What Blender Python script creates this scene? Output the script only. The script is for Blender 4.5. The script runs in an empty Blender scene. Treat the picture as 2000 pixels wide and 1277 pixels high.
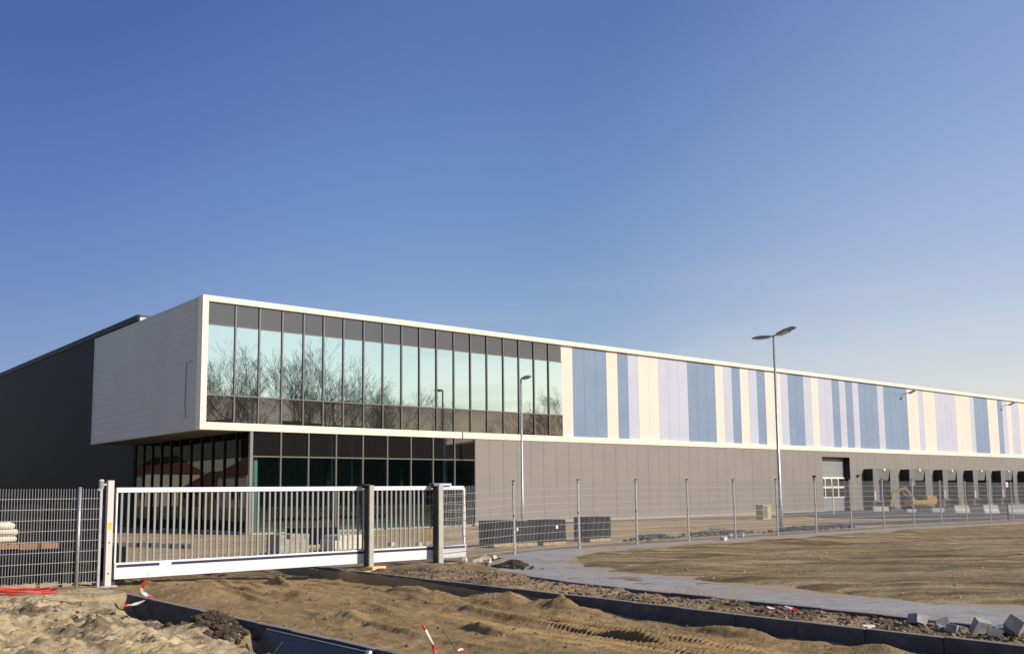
import bpy, bmesh, math, random
import numpy as np
from mathutils import Vector, Matrix
random.seed(7)
S = bpy.context.scene
C = S.collection
RAD = math.radians

# ------------------------------------------------------------------ camera
cam_d = bpy.data.cameras.new('camera'); cam = bpy.data.objects.new('camera', cam_d); C.objects.link(cam)
yaw, pitch, roll = RAD(40.28), RAD(6.362), RAD(-0.605)
fw = Vector((math.sin(yaw)*math.cos(pitch), math.cos(yaw)*math.cos(pitch), math.sin(pitch)))
rt = Vector((math.cos(yaw), -math.sin(yaw), 0)); up = rt.cross(fw)
r2 = rt*math.cos(roll) + up*math.sin(roll); u2 = -rt*math.sin(roll) + up*math.cos(roll)
M = Matrix((r2, u2, -fw)).transposed().to_4x4(); M.translation = Vector((0, 0, 1.75))
cam.matrix_world = M
cam_d.sensor_width = 36; cam_d.lens = 1862/2000*36; cam_d.shift_y = (752.7-638.5)/2000
cam_d.clip_start = .1; cam_d.clip_end = 6000
S.camera = cam

# ------------------------------------------------------------------ sky, sun, exposure
SUN_EL, SUN_AZ = RAD(30), RAD(158)          # azimuth measured from +Y towards +X
w = bpy.data.worlds.new("World"); S.world = w; w.use_nodes = True
nt = w.node_tree; nt.nodes.clear()
def wn(t, **k):
    n = nt.nodes.new(t)
    for a, b in k.items(): setattr(n, a, b)
    return n
out = wn('ShaderNodeOutputWorld'); bg = wn('ShaderNodeBackground')
sky = wn('ShaderNodeTexSky', sky_type='NISHITA', sun_disc=False)
sky.sun_elevation = SUN_EL; sky.sun_rotation = SUN_AZ
sky.air_density = 1.0; sky.dust_density = 0.6; sky.ozone_density = 2.2; sky.altitude = 0
bg.inputs['Strength'].default_value = 0.105
# thin cirrus low in the sky, laid out by direction
geo = wn('ShaderNodeTexCoord'); mp = wn('ShaderNodeMapping'); mp.inputs['Scale'].default_value = (1.6, 1.6, 11)
nz = wn('ShaderNodeTexNoise'); nz.inputs['Scale'].default_value = 2.4; nz.inputs['Detail'].default_value = 7; nz.inputs['Roughness'].default_value = .55
rp = wn('ShaderNodeValToRGB'); rp.color_ramp.elements[0].position = .46; rp.color_ramp.elements[1].position = .80
sep = wn('ShaderNodeSeparateXYZ'); mr = wn('ShaderNodeMapRange'); mr.inputs['From Min'].default_value = .24; mr.inputs['From Max'].default_value = .06
mx = wn('ShaderNodeMath', operation='MULTIPLY'); mx2 = wn('ShaderNodeMath', operation='MULTIPLY'); mx2.inputs[1].default_value = .85
mix = wn('ShaderNodeMix', data_type='RGBA'); mix.inputs['B'].default_value = (6.2, 6.4, 7.0, 1)
L = nt.links.new
L(geo.outputs['Generated'], mp.inputs['Vector']); L(mp.outputs['Vector'], nz.inputs['Vector']); L(nz.outputs['Fac'], rp.inputs['Fac'])
L(geo.outputs['Generated'], sep.inputs[0]); L(sep.outputs['Z'], mr.inputs['Value'])
cw = wn('ShaderNodeMapRange'); cw.inputs['From Min'].default_value = .62; cw.inputs['From Max'].default_value = .86
cm = wn('ShaderNodeMath', operation='MULTIPLY'); L(mr.outputs['Result'], cm.inputs[0]); L(cw.outputs['Result'], cm.inputs[1])
L(rp.outputs['Color'], mx.inputs[0]); L(cm.outputs[0], mx.inputs[1]); L(mx.outputs[0], mx2.inputs[0])
# the sky is deeper blue on the left and paler towards the sun's side: gain by compass direction
dt = wn('ShaderNodeVectorMath', operation='DOT_PRODUCT'); dt.inputs[1].default_value = (math.sin(RAD(95)), math.cos(RAD(95)), 0)
ma = wn('ShaderNodeMath', operation='MULTIPLY_ADD'); ma.inputs[1].default_value = .5; ma.inputs[2].default_value = .5
gr = wn('ShaderNodeValToRGB'); gr.color_ramp.interpolation = 'EASE'; e0, e1 = gr.color_ramp.elements
e0.position = .53; e0.color = (.58/2.2, .60/2.2, .88/2.2, 1); e1.position = .94; e1.color = (2.0/2.2, 1.66/2.2, 1.60/2.2, 1)
e3 = gr.color_ramp.elements.new(.22); e3.color = (.95/2.2, .95/2.2, 1.0/2.2, 1)  # sky out of view behind left, lifted to add fill on the side cladding
e2 = gr.color_ramp.elements.new(.78); e2.color = (1.03/2.2, 1.06/2.2, 1.24/2.2, 1)
vs_ = wn('ShaderNodeVectorMath', operation='SCALE'); vs_.inputs['Scale'].default_value = 2.2
vm = wn('ShaderNodeVectorMath', operation='MULTIPLY')
L(ma.outputs[0], cw.inputs['Value']); L(geo.outputs['Generated'], dt.inputs[0]); L(dt.outputs['Value'], ma.inputs[0]); L(ma.outputs[0], gr.inputs['Fac']); L(gr.outputs['Color'], vs_.inputs[0])
L(sky.outputs['Color'], vm.inputs[0]); L(vs_.outputs[0], vm.inputs[1]); 
hz = wn('ShaderNodeMapRange'); hz.inputs['From Min'].default_value = .30; hz.inputs['From Max'].default_value = .08
hm_ = wn('ShaderNodeMix', data_type='RGBA', blend_type='MULTIPLY'); hm_.inputs['B'].default_value = (1.0, .905, .82, 1)
hb_ = wn('ShaderNodeMapRange'); hb_.inputs['From Min'].default_value = .22; hb_.inputs['From Max'].default_value = .5
hbm = wn('ShaderNodeMix', data_type='RGBA', blend_type='MULTIPLY'); hbm.inputs['B'].default_value = (.97, .99, 1.15, 1)
L(sep.outputs['Z'], hb_.inputs['Value']); L(hb_.outputs['Result'], hbm.inputs['Factor']); L(vm.outputs[0], hbm.inputs['A'])
L(sep.outputs['Z'], hz.inputs['Value']); L(hz.outputs['Result'], hm_.inputs['Factor']); L(hbm.outputs['Result'], hm_.inputs['A']); L(hm_.outputs['Result'], mix.inputs['A']); L(mx2.outputs[0], mix.inputs['Factor'])
L(mix.outputs['Result'], bg.inputs['Color']); L(bg.outputs[0], out.inputs['Surface'])

sd = bpy.data.lights.new('sun', 'SUN'); sun = bpy.data.objects.new('sun', sd); C.objects.link(sun)
sd.energy = 5.0; sd.angle = RAD(.5); sd.color = (1.0, .88, .70)
sdir = Vector((math.sin(SUN_AZ)*math.cos(SUN_EL), math.cos(SUN_AZ)*math.cos(SUN_EL), math.sin(SUN_EL)))
sun.rotation_euler = sdir.to_track_quat('Z', 'Y').to_euler()
S.view_settings.view_transform = 'Standard'; S.view_settings.look = 'None'; S.view_settings.gamma = 1
S.view_settings.exposure = 0.0
S.cycles.max_bounces = 8; S.cycles.transparent_max_bounces = 24

# ------------------------------------------------------------------ helpers
def tag(o, label=None, cat=None, group=None, kind=None):
    if label: o['label'] = label
    if cat: o['category'] = cat
    if group: o['group'] = group
    if kind: o['kind'] = kind
    return o
def empty(name, loc, label, cat, group=None, rz=0):
    o = bpy.data.objects.new(name, None); C.objects.link(o); o.location = loc; o.rotation_euler = (0, 0, rz)
    o.empty_display_size = .2
    return tag(o, label, cat, group)
def copy_tree(o, parent=None, loc=None, rz=None):
    c = o.copy(); C.objects.link(c)
    if parent is not None: c.parent = parent
    if loc is not None: c.location = loc
    if rz is not None: c.rotation_euler = (0, 0, rz)
    for ch in list(o.children): copy_tree(ch, c)
    return c
class MB:
    def __init__(s): s.v = []; s.f = []
    def add(s, vs, fs):
        n = len(s.v); s.v += [tuple(v) for v in vs]; s.f += [tuple(i+n for i in f) for f in fs]; return s
    def box(s, a, b, rot=None, piv=None):
        x0, y0, z0 = a; x1, y1, z1 = b
        vs = [Vector(p) for p in ((x0,y0,z0),(x1,y0,z0),(x1,y1,z0),(x0,y1,z0),(x0,y0,z1),(x1,y0,z1),(x1,y1,z1),(x0,y1,z1))]
        if rot is not None:
            p = Vector(piv) if piv is not None else sum(vs, Vector())/8
            vs = [rot @ (v-p) + p for v in vs]
        return s.add(vs, [(0,3,2,1),(4,5,6,7),(0,1,5,4),(1,2,6,5),(2,3,7,6),(3,0,4,7)])
    def tube(s, pts, rs, n=8, caps=True):
        pts = [Vector(p) for p in pts]
        if not isinstance(rs, (list, tuple)): rs = [rs]*len(pts)
        vs = []; base = None
        for i, p in enumerate(pts):
            d = (pts[min(i+1, len(pts)-1)] - pts[max(i-1, 0)]).normalized()
            if base is None: base = d.orthogonal().normalized()
            base = (base - d*base.dot(d))
            base = base.normalized() if base.length > 1e-6 else d.orthogonal().normalized()
            c = d.cross(base)
            for k in range(n):
                a = 2*math.pi*(k+.5)/n
                vs.append(p + (base*math.cos(a) + c*math.sin(a))*rs[i])
        fs = [(i*n+k, i*n+(k+1)%n, (i+1)*n+(k+1)%n, (i+1)*n+k) for i in range(len(pts)-1) for k in range(n)]
        if caps: fs += [tuple(range(n-1, -1, -1)), tuple(range((len(pts)-1)*n, len(pts)*n))]
        return s.add(vs, fs)
    def extrude(s, poly, axis, a, b):
        # poly: 2D points in the plane across 'axis'
        def P(p, t):
            return (t, p[0], p[1]) if axis == 0 else (p[0], t, p[1]) if axis == 1 else (p[0], p[1], t)
        n = len(poly)
        return s.add([P(p, a) for p in poly] + [P(p, b) for p in poly],
                     [tuple(range(n)), tuple(range(2*n-1, n-1, -1))] + [(i, i+n, (i+1) % n + n, (i+1) % n) for i in range(n)])
    def build(s, name, mat, parent=None, bevel=0, smooth=False, label=None):
        me = bpy.data.meshes.new(name); me.from_pydata(s.v, [], s.f); me.update()
        bm = bmesh.new(); bm.from_mesh(me); bmesh.ops.recalc_face_normals(bm, faces=bm.faces); bm.to_mesh(me); bm.free()
        if mat: me.materials.append(mat)
        o = bpy.data.objects.new(name, me); C.objects.link(o)
        if parent: o.parent = parent
        if bevel:
            m = o.modifiers.new('bevel', 'BEVEL'); m.width = bevel; m.segments = 2; m.limit_method = 'ANGLE'
        if smooth:
            for p in me.polygons: p.use_smooth = True
        if label: o['label'] = label
        return o
def B(a, b): return MB().box(a, b)

def mat(name, col, rough=.6, metal=0, var=.0, vscale=3, col2=None, bump=0, bscale=40, spec=.5, stretch=None, coord='Object', detail=6):
    m = bpy.data.materials.new(name); m.use_nodes = True
    t = m.node_tree; b = t.nodes['Principled BSDF']
    b.inputs['Base Color'].default_value = (*col, 1); b.inputs['Roughness'].default_value = rough
    b.inputs['Metallic'].default_value = metal; b.inputs['Specular IOR Level'].default_value = spec
    tc = t.nodes.new('ShaderNodeTexCoord'); vec = tc.outputs[coord]
    if stretch:
        mp_ = t.nodes.new('ShaderNodeMapping'); mp_.inputs['Scale'].default_value = stretch
        t.links.new(vec, mp_.inputs[0]); vec = mp_.outputs[0]
    if var or col2:
        n = t.nodes.new('ShaderNodeTexNoise'); n.inputs['Scale'].default_value = vscale; n.inputs['Detail'].default_value = detail
        t.links.new(vec, n.inputs['Vector'])
        r = t.nodes.new('ShaderNodeValToRGB'); c2 = col2 or tuple(c*(1+var) for c in col)
        r.color_ramp.elements[0].color = (*tuple(c*(1-var) for c in col), 1); r.color_ramp.elements[0].position = .35
        r.color_ramp.elements[1].color = (*c2, 1); r.color_ramp.elements[1].position = .68
        t.links.new(n.outputs['Fac'], r.inputs['Fac']); t.links.new(r.outputs['Color'], b.inputs['Base Color'])
    if bump:
        n2 = t.nodes.new('ShaderNodeTexNoise'); n2.inputs['Scale'].default_value = bscale; n2.inputs['Detail'].default_value = 5
        t.links.new(vec, n2.inputs['Vector'])
        bp = t.nodes.new('ShaderNodeBump'); bp.inputs['Strength'].default_value = 1; bp.inputs['Distance'].default_value = bump
        t.links.new(n2.outputs['Fac'], bp.inputs['Height']); t.links.new(bp.outputs['Normal'], b.inputs['Normal'])
    return m
def bsdf(m): return m.node_tree.nodes['Principled BSDF']

# value noise for the terrain
def vnoise(x, y, seed=0):
    xi = np.floor(x).astype(np.int64); yi = np.floor(y).astype(np.int64); xf = x-xi; yf = y-yi
    def h(a, b):
        n = (a*374761393 + b*668265263 + seed*974634777) & 0xffffffff
        n = ((n ^ (n >> 13))*1274126177) & 0xffffffff
        n = (n ^ (n >> 16)) & 0xffff
        return n/65535.0
    u = xf*xf*(3-2*xf); v = yf*yf*(3-2*yf)
    return (h(xi, yi)*(1-u)+h(xi+1, yi)*u)*(1-v) + (h(xi, yi+1)*(1-u)+h(xi+1, yi+1)*u)*v - .5
def fbm(x, y, f, o, seed=0, gain=.5):
    r = np.zeros(np.broadcast(x, y).shape); a = 1.0
    for k in range(o):
        r += a*vnoise(x*f+17.3*k, y*f-9.1*k, seed+k); a *= gain; f *= 2.03
    return r
def sm(a, b, x):
    t = np.clip((x-a)/(b-a), 0, 1); return t*t*(3-2*t)

# ------------------------------------------------------------------ terrain
KC = [(12.55, 2), (12.62, 5.2), (12.78, 7.5), (12.88, 10), (12.95, 12), (13.1, 13.8), (13.4, 15.4), (13.85, 16.8), (14.4, 17.9), (15.1, 18.7), (16.0, 19.25)]
KCX = np.array([p[0] for p in KC]); KCY = np.array([p[1] for p in KC])
def kc_x(y): return np.interp(y, KCY, KCX)
def base_h(x, y):
    return .15*sm(14.5, 18, x)*np.exp(-((y-19.9)/2.6)**2)*(1-.55*sm(36, 48, x))
PEAKS = [  # x, y, radius x, radius y, height
    (10.75, 15.7, .30, .55, .13), (10.45, 14.4, .32, .45, .14), (11.15, 13.3, .42, .9, .17), (11.2, 12.1, .24, .42, .20), (10.9, 11.4, .55, .7, .12),
    (8.2, 15.6, .5, .5, .10), (8.35, 14.9, .5, .6, .07), (7.3, 12.4, .4, .3, .09), (8.1, 12.6, .25, .3, .07), (9.0, 14.0, .25, 1.2, .08),
    (9.3, 11.9, .22, 1.3, .07), (7.1, 12.0, .25, .2, .06), (6.9, 16.6, .6, .8, .12), (7.6, 18.0, .9, .5, .12), (11.0, 8.2, .2, .5, .07), (11.0, 6.1, .25, .35, .10)]
def island(x, y):
    xl = np.interp(y, [0, 5, 7, 8.3, 10.8, 14, 16.3, 18.2, 19.2], [15.3, 15.2, 15.0, 14.7, 15.1, 15.5, 15.95, 17.2, 19.5])
    dx = x - xl + 1.1*fbm(x, y, .5, 4, 91)
    dtop = (18.75 - .0*x) - y + .5*fbm(x, y, .5, 3, 95)
    isl = sm(-.3, .6, dx)*sm(-.2, .6, dtop)
    return isl, np.minimum(dx, dtop)
def height(x, y, want_masks=False):
    fade = np.exp(-np.maximum(0, np.hypot(x-8, y-12)-30)/30)
    h = base_h(x, y) + .05*fbm(x, y, .6, 4, 1)*fade - .03
    # road bed between the kerbs
    road = sm(5.9, 6.1, x)*(1-sm(11.35, 11.5, x))*(1-sm(22, 25, y))
    rh = .028*(.5-np.abs(fbm(x, y*.6, 2.6, 4, 19)))*2 -.06 - .20*sm(7.5, 11.2, x) + .05*fbm(x, y*.45, 1.1, 4, 11) + .022*fbm(x, y, 5, 4, 17)
    for px, py, rx, ry, ph in PEAKS:
        wx = x + .18*fbm(x, y, 1.7, 3, 31); wy = y + .3*fbm(x, y, 1.3, 3, 37)
        d = np.sqrt(((wx-px)/rx)**2 + ((wy-py)/ry)**2)
        rh = rh + 1.35*ph*np.maximum(0, 1-d/1.5)**1.1
    # windrows pushed up by the bulldozer, and wheel tracks with lug marks
    for cx, amp, wd, sd_ in ((9.15, .15, .09, 3), (10.0, .10, .08, 5), (7.9, .10, .07, 7), (10.75, .09, .08, 9), (7.2, .07, .07, 12), (8.6, .06, .06, 15)):
        cc = cx + .12*np.sin(y*.55+sd_) + .10*fbm(y*0+sd_, y, .8, 2, sd_)
        a = amp*np.clip(.35 + 1.6*fbm(x*0+sd_, y, .7, 3, 40+sd_), 0, 1.3)
        dd_ = x-cc; rh = rh + a*np.exp(-(dd_/np.where(dd_ < 0, wd*.45, wd*2.4))**2)
    trk = np.zeros_like(x)
    for cx, y0, y1, a in ((8.66, 4, 12.2, .040), (9.72, 4, 12.8, .040), (8.25, 3, 10.4, .032), (10.2, 4, 11.2, .032), (9.2, 4, 10.0, .03)):
        cc = cx + .10*(y-9)*(.35 if cx > 9 else .12) + .05*np.sin(y*.7)
        wgt = np.exp(-np.abs((x-cc)/.17)**4)*sm(y1+.5, y1-.8, y)*sm(y0-1, y0, y)
        lug = np.sin(y*2*math.pi/.085 + np.abs(x-cc)*26)
        rh = rh + wgt*(-.022 + a*.85*np.clip(lug*1.6, -1, 1)); trk = np.maximum(trk, wgt)
    h = h*(1-road) + rh*road
    # verge left of the left kerb: trench against the kerb, heaped pale sand outside
    lv = 1-sm(5.95, 6.0, x)
    keep = sm(5.2, 4.0, x)*.6+.4
    mound = .03*sm(5.6, 4.2, x) + .11*fbm(x, y, .9, 4, 51)*sm(20, 17, y) + .05*fbm(x, y, 3.1, 4, 57)
    ridge = 1-np.abs(2*fbm(x, y, 1.35, 3, 63))
    mound = mound + .09*(np.clip(ridge, 0, 1)**4)*sm(19, 17, y)*sm(8, 10, y)
    mound = mound + .17*fbm(x, y, 2.3, 5, 61, .6)*sm(19, 17.5, y)*sm(5.2, 4.6, x)
    mound = mound*keep - .06*sm(3.8, 5.0, x)*sm(17.5, 16, y)
    mound = mound + .05*np.clip(fbm(x, y, 4.3, 4, 59), 0, 1)*sm(19, 17.5, y)
    mound = mound + .34*np.exp(-(((x-5.45)/.33)**2+((y-12.75)/.55)**2)) + .10*np.exp(-(((x-4.9)/.4)**2+((y-15.8)/.5)**2))
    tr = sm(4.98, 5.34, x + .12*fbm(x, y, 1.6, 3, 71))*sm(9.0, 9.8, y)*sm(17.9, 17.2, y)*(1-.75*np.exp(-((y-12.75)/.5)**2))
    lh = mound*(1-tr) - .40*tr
    near = np.exp(-(((x-4)/7)**2 + ((y-13)/9)**2))
    h = h*(1-lv) + (h*(1-near) + lh*near if False else h*(1-sm(21, 19, y)) + lh*sm(21, 19, y))*lv
    # soil strip between the two kerbs on the right
    kx = kc_x(y)
    st = sm(11.46, 11.52, x)*(1-sm(0, .1, x-kx))*(1-sm(19.6, 20.6, y))
    shh = -.05 + .07*fbm(x, y, 2.2, 5, 81, .62) + .04*sm(11, 16, y)
    h = h*(1-st) + shh*st
    # paved road: sheet lies over the ground; sand island heaped over it
    pv = sm(0, .12, x-kx)*sm(20.4, 19.6, y)*sm(62, 58, x)
    isl, dx = island(x, y)
    ph_ = base_h(x, y) - .035 + isl*.075 + (.055*fbm(x*.8, y*2.0, .35, 4, 97) + .03*fbm(x*.7, y*1.6, 1.6, 4, 98) + .05*fbm((.76*x-.65*y)*.22, (.65*x+.76*y)*1.5, 1., 4, 93))*isl + .040*fbm(x, y, 1.1, 5, 99, .62)
    h = h*(1-pv) + ph_*pv
    # kerbs hide the joints: sink the ground a little under them
    if not want_masks: return h
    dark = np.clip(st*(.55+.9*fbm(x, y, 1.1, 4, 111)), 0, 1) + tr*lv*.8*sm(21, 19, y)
    dark = np.maximum(dark, lv*sm(.06, .30, fbm(x, y, 1.9, 5, 115, .6))*.75*sm(19, 17.5, y))
    dark = np.maximum(dark, lv*np.exp(-(((x-5.5)/.35)**2+((y-12.8)/.6)**2)))
    pale = lv*sm(21.5, 19.5, y)
    return h, np.clip(road, 0, 1), np.clip(dark, 0, 1), np.clip(pale, 0, 1), np.clip(pv, 0, 1), trk

def axis(a, b, step, lo, hi, g=1.12):
    mid = list(np.arange(a, b+1e-6, step)); l = []; x = a; s = step
    while x > lo: s *= g; x -= s; l.append(x)
    r = []; x = mid[-1]; s = step
    while x < hi: s *= g; x += s; r.append(x)
    return np.array(l[::-1] + mid + r)
xs = axis(2.6, 13.4, .03, -2500, 3000, 1.05); ys = axis(12.8, 20.4, .034, -2500, 3000, 1.05); ys = np.concatenate([axis(4.6, 12.8, .017, -2500, 12.8, 1.06)[:-1], ys[ys > 12.79]]); ys = np.unique(np.round(ys, 5)); ys = ys[np.concatenate([[True], np.diff(ys) > .008])]
# a step of its own at each kerb so no terrain triangle leans over it
GX, GY = np.meshgrid(xs, ys)
H, m_road, m_dark, m_pale, m_pv, m_trk = height(GX, GY, True)
# ground stays flat and low under the building
ub = (GX > 16)*(GY > 41.2); H = np.where(ub, -.05, H)
def grid_mesh(name, GX, GY, H, material, cols=None):
    ny, nx = GX.shape
    me = bpy.data.meshes.new(name)
    co = np.stack([GX, GY, H], -1).reshape(-1, 3).astype(np.float32)
    idx = np.arange(nx*ny).reshape(ny, nx)
    q = np.stack([idx[:-1, :-1], idx[:-1, 1:], idx[1:, 1:], idx[1:, :-1]], -1).reshape(-1, 4)
    me.vertices.add(len(co)); me.vertices.foreach_set('co', co.ravel())
    me.loops.add(q.size); me.loops.foreach_set('vertex_index', q.ravel().astype(np.int32))
    me.polygons.add(len(q)); me.polygons.foreach_set('loop_start', np.arange(0, q.size, 4, dtype=np.int32))
    me.polygons.foreach_set('use_smooth', np.ones(len(q), bool))
    me.update(calc_edges=True)
    if cols is not None:
        at = me.color_attributes.new('soil', 'FLOAT_COLOR', 'POINT')
        at.data.foreach_set('color', np.stack([c.reshape(-1) for c in cols], -1).astype(np.float32).ravel())
    me.materials.append(material)
    o = bpy.data.objects.new(name, me); C.objects.link(o); return o

def ground_material():
    m = bpy.data.materials.new('sand_ground'); m.use_nodes = True; t = m.node_tree; b = t.nodes['Principled BSDF']; N = t.nodes.new; K = t.links.new
    at = N('ShaderNodeAttribute'); at.attribute_name = 'soil'; sp = N('ShaderNodeSeparateColor'); K(at.outputs['Color'], sp.inputs[0])
    tc = N('ShaderNodeTexCoord')
    def noise(scale, detail=6, rough=.6, st=None):
        n = N('ShaderNodeTexNoise'); n.inputs['Scale'].default_value = scale; n.inputs['Detail'].default_value = detail; n.inputs['Roughness'].default_value = rough
        if st:
            mp = N('ShaderNodeMapping'); mp.inputs['Scale'].default_value = st; K(tc.outputs['Object'], mp.inputs[0]); K(mp.outputs[0], n.inputs['Vector'])
        else: K(tc.outputs['Object'], n.inputs['Vector'])
        return n.outputs['Fac']
    def ramp(f, a, b_, p0=.35, p1=.65):
        r = N('ShaderNodeValToRGB'); e = r.color_ramp.elements
        e[0].position = p0; e[1].position = p1; e[0].color = (*a, 1); e[1].color = (*b_, 1); K(f, r.inputs['Fac']); return r.outputs['Color']
    def mixc(f, a, b_):
        x = N('ShaderNodeMix'); x.data_type = 'RGBA'; K(f, x.inputs['Factor']); K(a, x.inputs['A']); K(b_, x.inputs['B']); return x.outputs['Result']
    far = ramp(noise(.35, 7, .6, (1, 2.2, 1)), (.34, .24, .13), (.54, .41, .245))
    roadc = ramp(noise(1.3, 9, .7, (1.6, .6, 1)), (.25, .168, .078), (.47, .335, .168), .32, .70)
    pale = ramp(noise(1.8, 9, .65), (.35, .275, .155), (.70, .565, .345), .30, .62)
    mr_ = N('ShaderNodeMapping'); mr_.inputs['Rotation'].default_value = (0, 0, RAD(40.5)); K(tc.outputs['Object'], mr_.inputs[0])
    ms_ = N('ShaderNodeMapping'); ms_.inputs['Scale'].default_value = (.22, 1.9, 1); K(mr_.outputs[0], ms_.inputs[0])
    ni_ = N('ShaderNodeTexNoise'); ni_.inputs['Scale'].default_value = .75; ni_.inputs['Detail'].default_value = 9; ni_.inputs['Roughness'].default_value = .7; K(ms_.outputs[0], ni_.inputs['Vector'])
    isl = ramp(ni_.outputs['Fac'], (.13, .092, .046), (.48, .37, .215), .38, .64)
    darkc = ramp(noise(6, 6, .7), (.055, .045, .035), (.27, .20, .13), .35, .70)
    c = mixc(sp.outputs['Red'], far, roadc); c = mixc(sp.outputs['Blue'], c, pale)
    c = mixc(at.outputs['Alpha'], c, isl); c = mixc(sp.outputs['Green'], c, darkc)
    grit = ramp(noise(60, 3, .7), (.80, .80, .80), (1.15, 1.15, 1.15))
    mul = N('ShaderNodeMix'); mul.data_type = 'RGBA'; mul.blend_type = 'MULTIPLY'; mul.inputs['Factor'].default_value = 1; K(c, mul.inputs['A']); K(grit, mul.inputs['B'])
    K(mul.outputs['Result'], b.inputs['Base Color']); b.inputs['Roughness'].default_value = .95; b.inputs['Specular IOR Level'].default_value = .15
    n1 = noise(9, 8, .72); bp = N('ShaderNodeBump'); bp.inputs['Strength'].default_value = 1; bp.inputs['Distance'].default_value = .075; K(n1, bp.inputs['Height'])
    K(bp.outputs['Normal'], b.inputs['Normal'])
    return m
M_ground = ground_material()
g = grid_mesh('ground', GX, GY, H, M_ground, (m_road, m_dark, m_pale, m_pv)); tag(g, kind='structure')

# ------------------------------------------------------------------ paved road sheet
def paving_material():
    m = bpy.data.materials.new('block_paving'); m.use_nodes = True; t = m.node_tree; b = t.nodes['Principled BSDF']; N = t.nodes.new; K = t.links.new
    tc = N('ShaderNodeTexCoord'); mp = N('ShaderNodeMapping'); mp.inputs['Rotation'].default_value = (0, 0, RAD(45)); K(tc.outputs['Object'], mp.inputs[0])
    br = N('ShaderNodeTexBrick'); br.inputs['Scale'].default_value = 1; br.inputs['Brick Width'].default_value = .21; br.inputs['Row Height'].default_value = .105
    br.inputs['Mortar Size'].default_value = .006; br.inputs['Color1'].default_value = (.215, .228, .245, 1); br.inputs['Color2'].default_value = (.35, .36, .37, 1); br.inputs['Mortar'].default_value = (.30, .25, .19, 1)
    K(mp.outputs[0], br.inputs['Vector'])
    n = N('ShaderNodeTexNoise'); n.inputs['Scale'].default_value = .9; n.inputs['Detail'].default_value = 9; n.inputs['Roughness'].default_value = .68
    mp2 = N('ShaderNodeMapping'); mp2.inputs['Scale'].default_value = (1.6, .7, 1); K(tc.outputs['Object'], mp2.inputs[0]); K(mp2.outputs[0], n.inputs['Vector'])
    r = N('ShaderNodeValToRGB'); r.color_ramp.elements[0].position = .40; r.color_ramp.elements[1].position = .62
    K(n.outputs['Fac'], r.inputs['Fac'])
    x = N('ShaderNodeMix'); x.data_type = 'RGBA'; x.inputs['B'].default_value = (.44, .40, .32, 1)
    mu = N('ShaderNodeMath'); mu.operation = 'MULTIPLY'; mu.inputs[1].default_value = .45; K(r.outputs['Color'], mu.inputs[0])
    K(mu.outputs[0], x.inputs['Factor'])
    at = N('ShaderNodeAttribute'); at.attribute_name = 'soil'; sp = N('ShaderNodeSeparateColor'); K(at.outputs['Color'], sp.inputs[0])
    nd = N('ShaderNodeTexNoise'); nd.inputs['Scale'].default_value = 9; nd.inputs['Detail'].default_value = 6; nd.inputs['Roughness'].default_value = .7; K(tc.outputs['Object'], nd.inputs['Vector'])
    ad = N('ShaderNodeMath'); ad.operation = 'ADD'; K(sp.outputs['Red'], ad.inputs[0]); K(nd.outputs['Fac'], ad.inputs[1])
    mrd = N('ShaderNodeMapRange'); mrd.inputs['From Min'].default_value = .72; mrd.inputs['From Max'].default_value = 1.5; K(ad.outputs[0], mrd.inputs['Value'])
    x2 = N('ShaderNodeMix'); x2.data_type = 'RGBA'; x2.inputs['B'].default_value = (.36, .275, .16, 1); K(mrd.outputs['Result'], x2.inputs['Factor'])
    K(br.outputs['Color'], x.inputs['A']); K(x.outputs['Result'], x2.inputs['A']); K(x2.outputs['Result'], b.inputs['Base Color'])
    b.inputs['Roughness'].default_value = .8; b.inputs['Specular IOR Level'].default_value = .3
    bp = N('ShaderNodeBump'); bp.inputs['Strength'].default_value = .6; bp.inputs['Distance'].default_value = .01; K(br.outputs['Fac'], bp.inputs['Height']); bp.invert = True
    K(bp.outputs['Normal'], b.inputs['Normal'])
    return m
yy = np.arange(-6, 20.01, .08); uu = np.linspace(0, 1, 300)**2.0
PY, PU = np.meshgrid(yy, uu, indexing='ij')
PX = kc_x(PY)+.03 + PU*(62-kc_x(PY)); PZ = base_h(PX, PY)-.012
_, PD = island(PX, PY)
dust = np.clip(sm(-.9, .2, PD)*.9 + .9*fbm(PX*1.3, PY*.6, .9, 5, 131, .65) + .15, 0, 1)
zero = np.zeros_like(dust)
o = grid_mesh('paved_road', PX, PY, PZ, paving_material(), (dust, zero, zero, zero)); tag(o, kind='structure')

# ------------------------------------------------------------------ kerbs
M_conc = mat('kerb_concrete', (.085, .088, .098), .8, var=.25, vscale=3, bump=.003, bscale=60, spec=.2)
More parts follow.
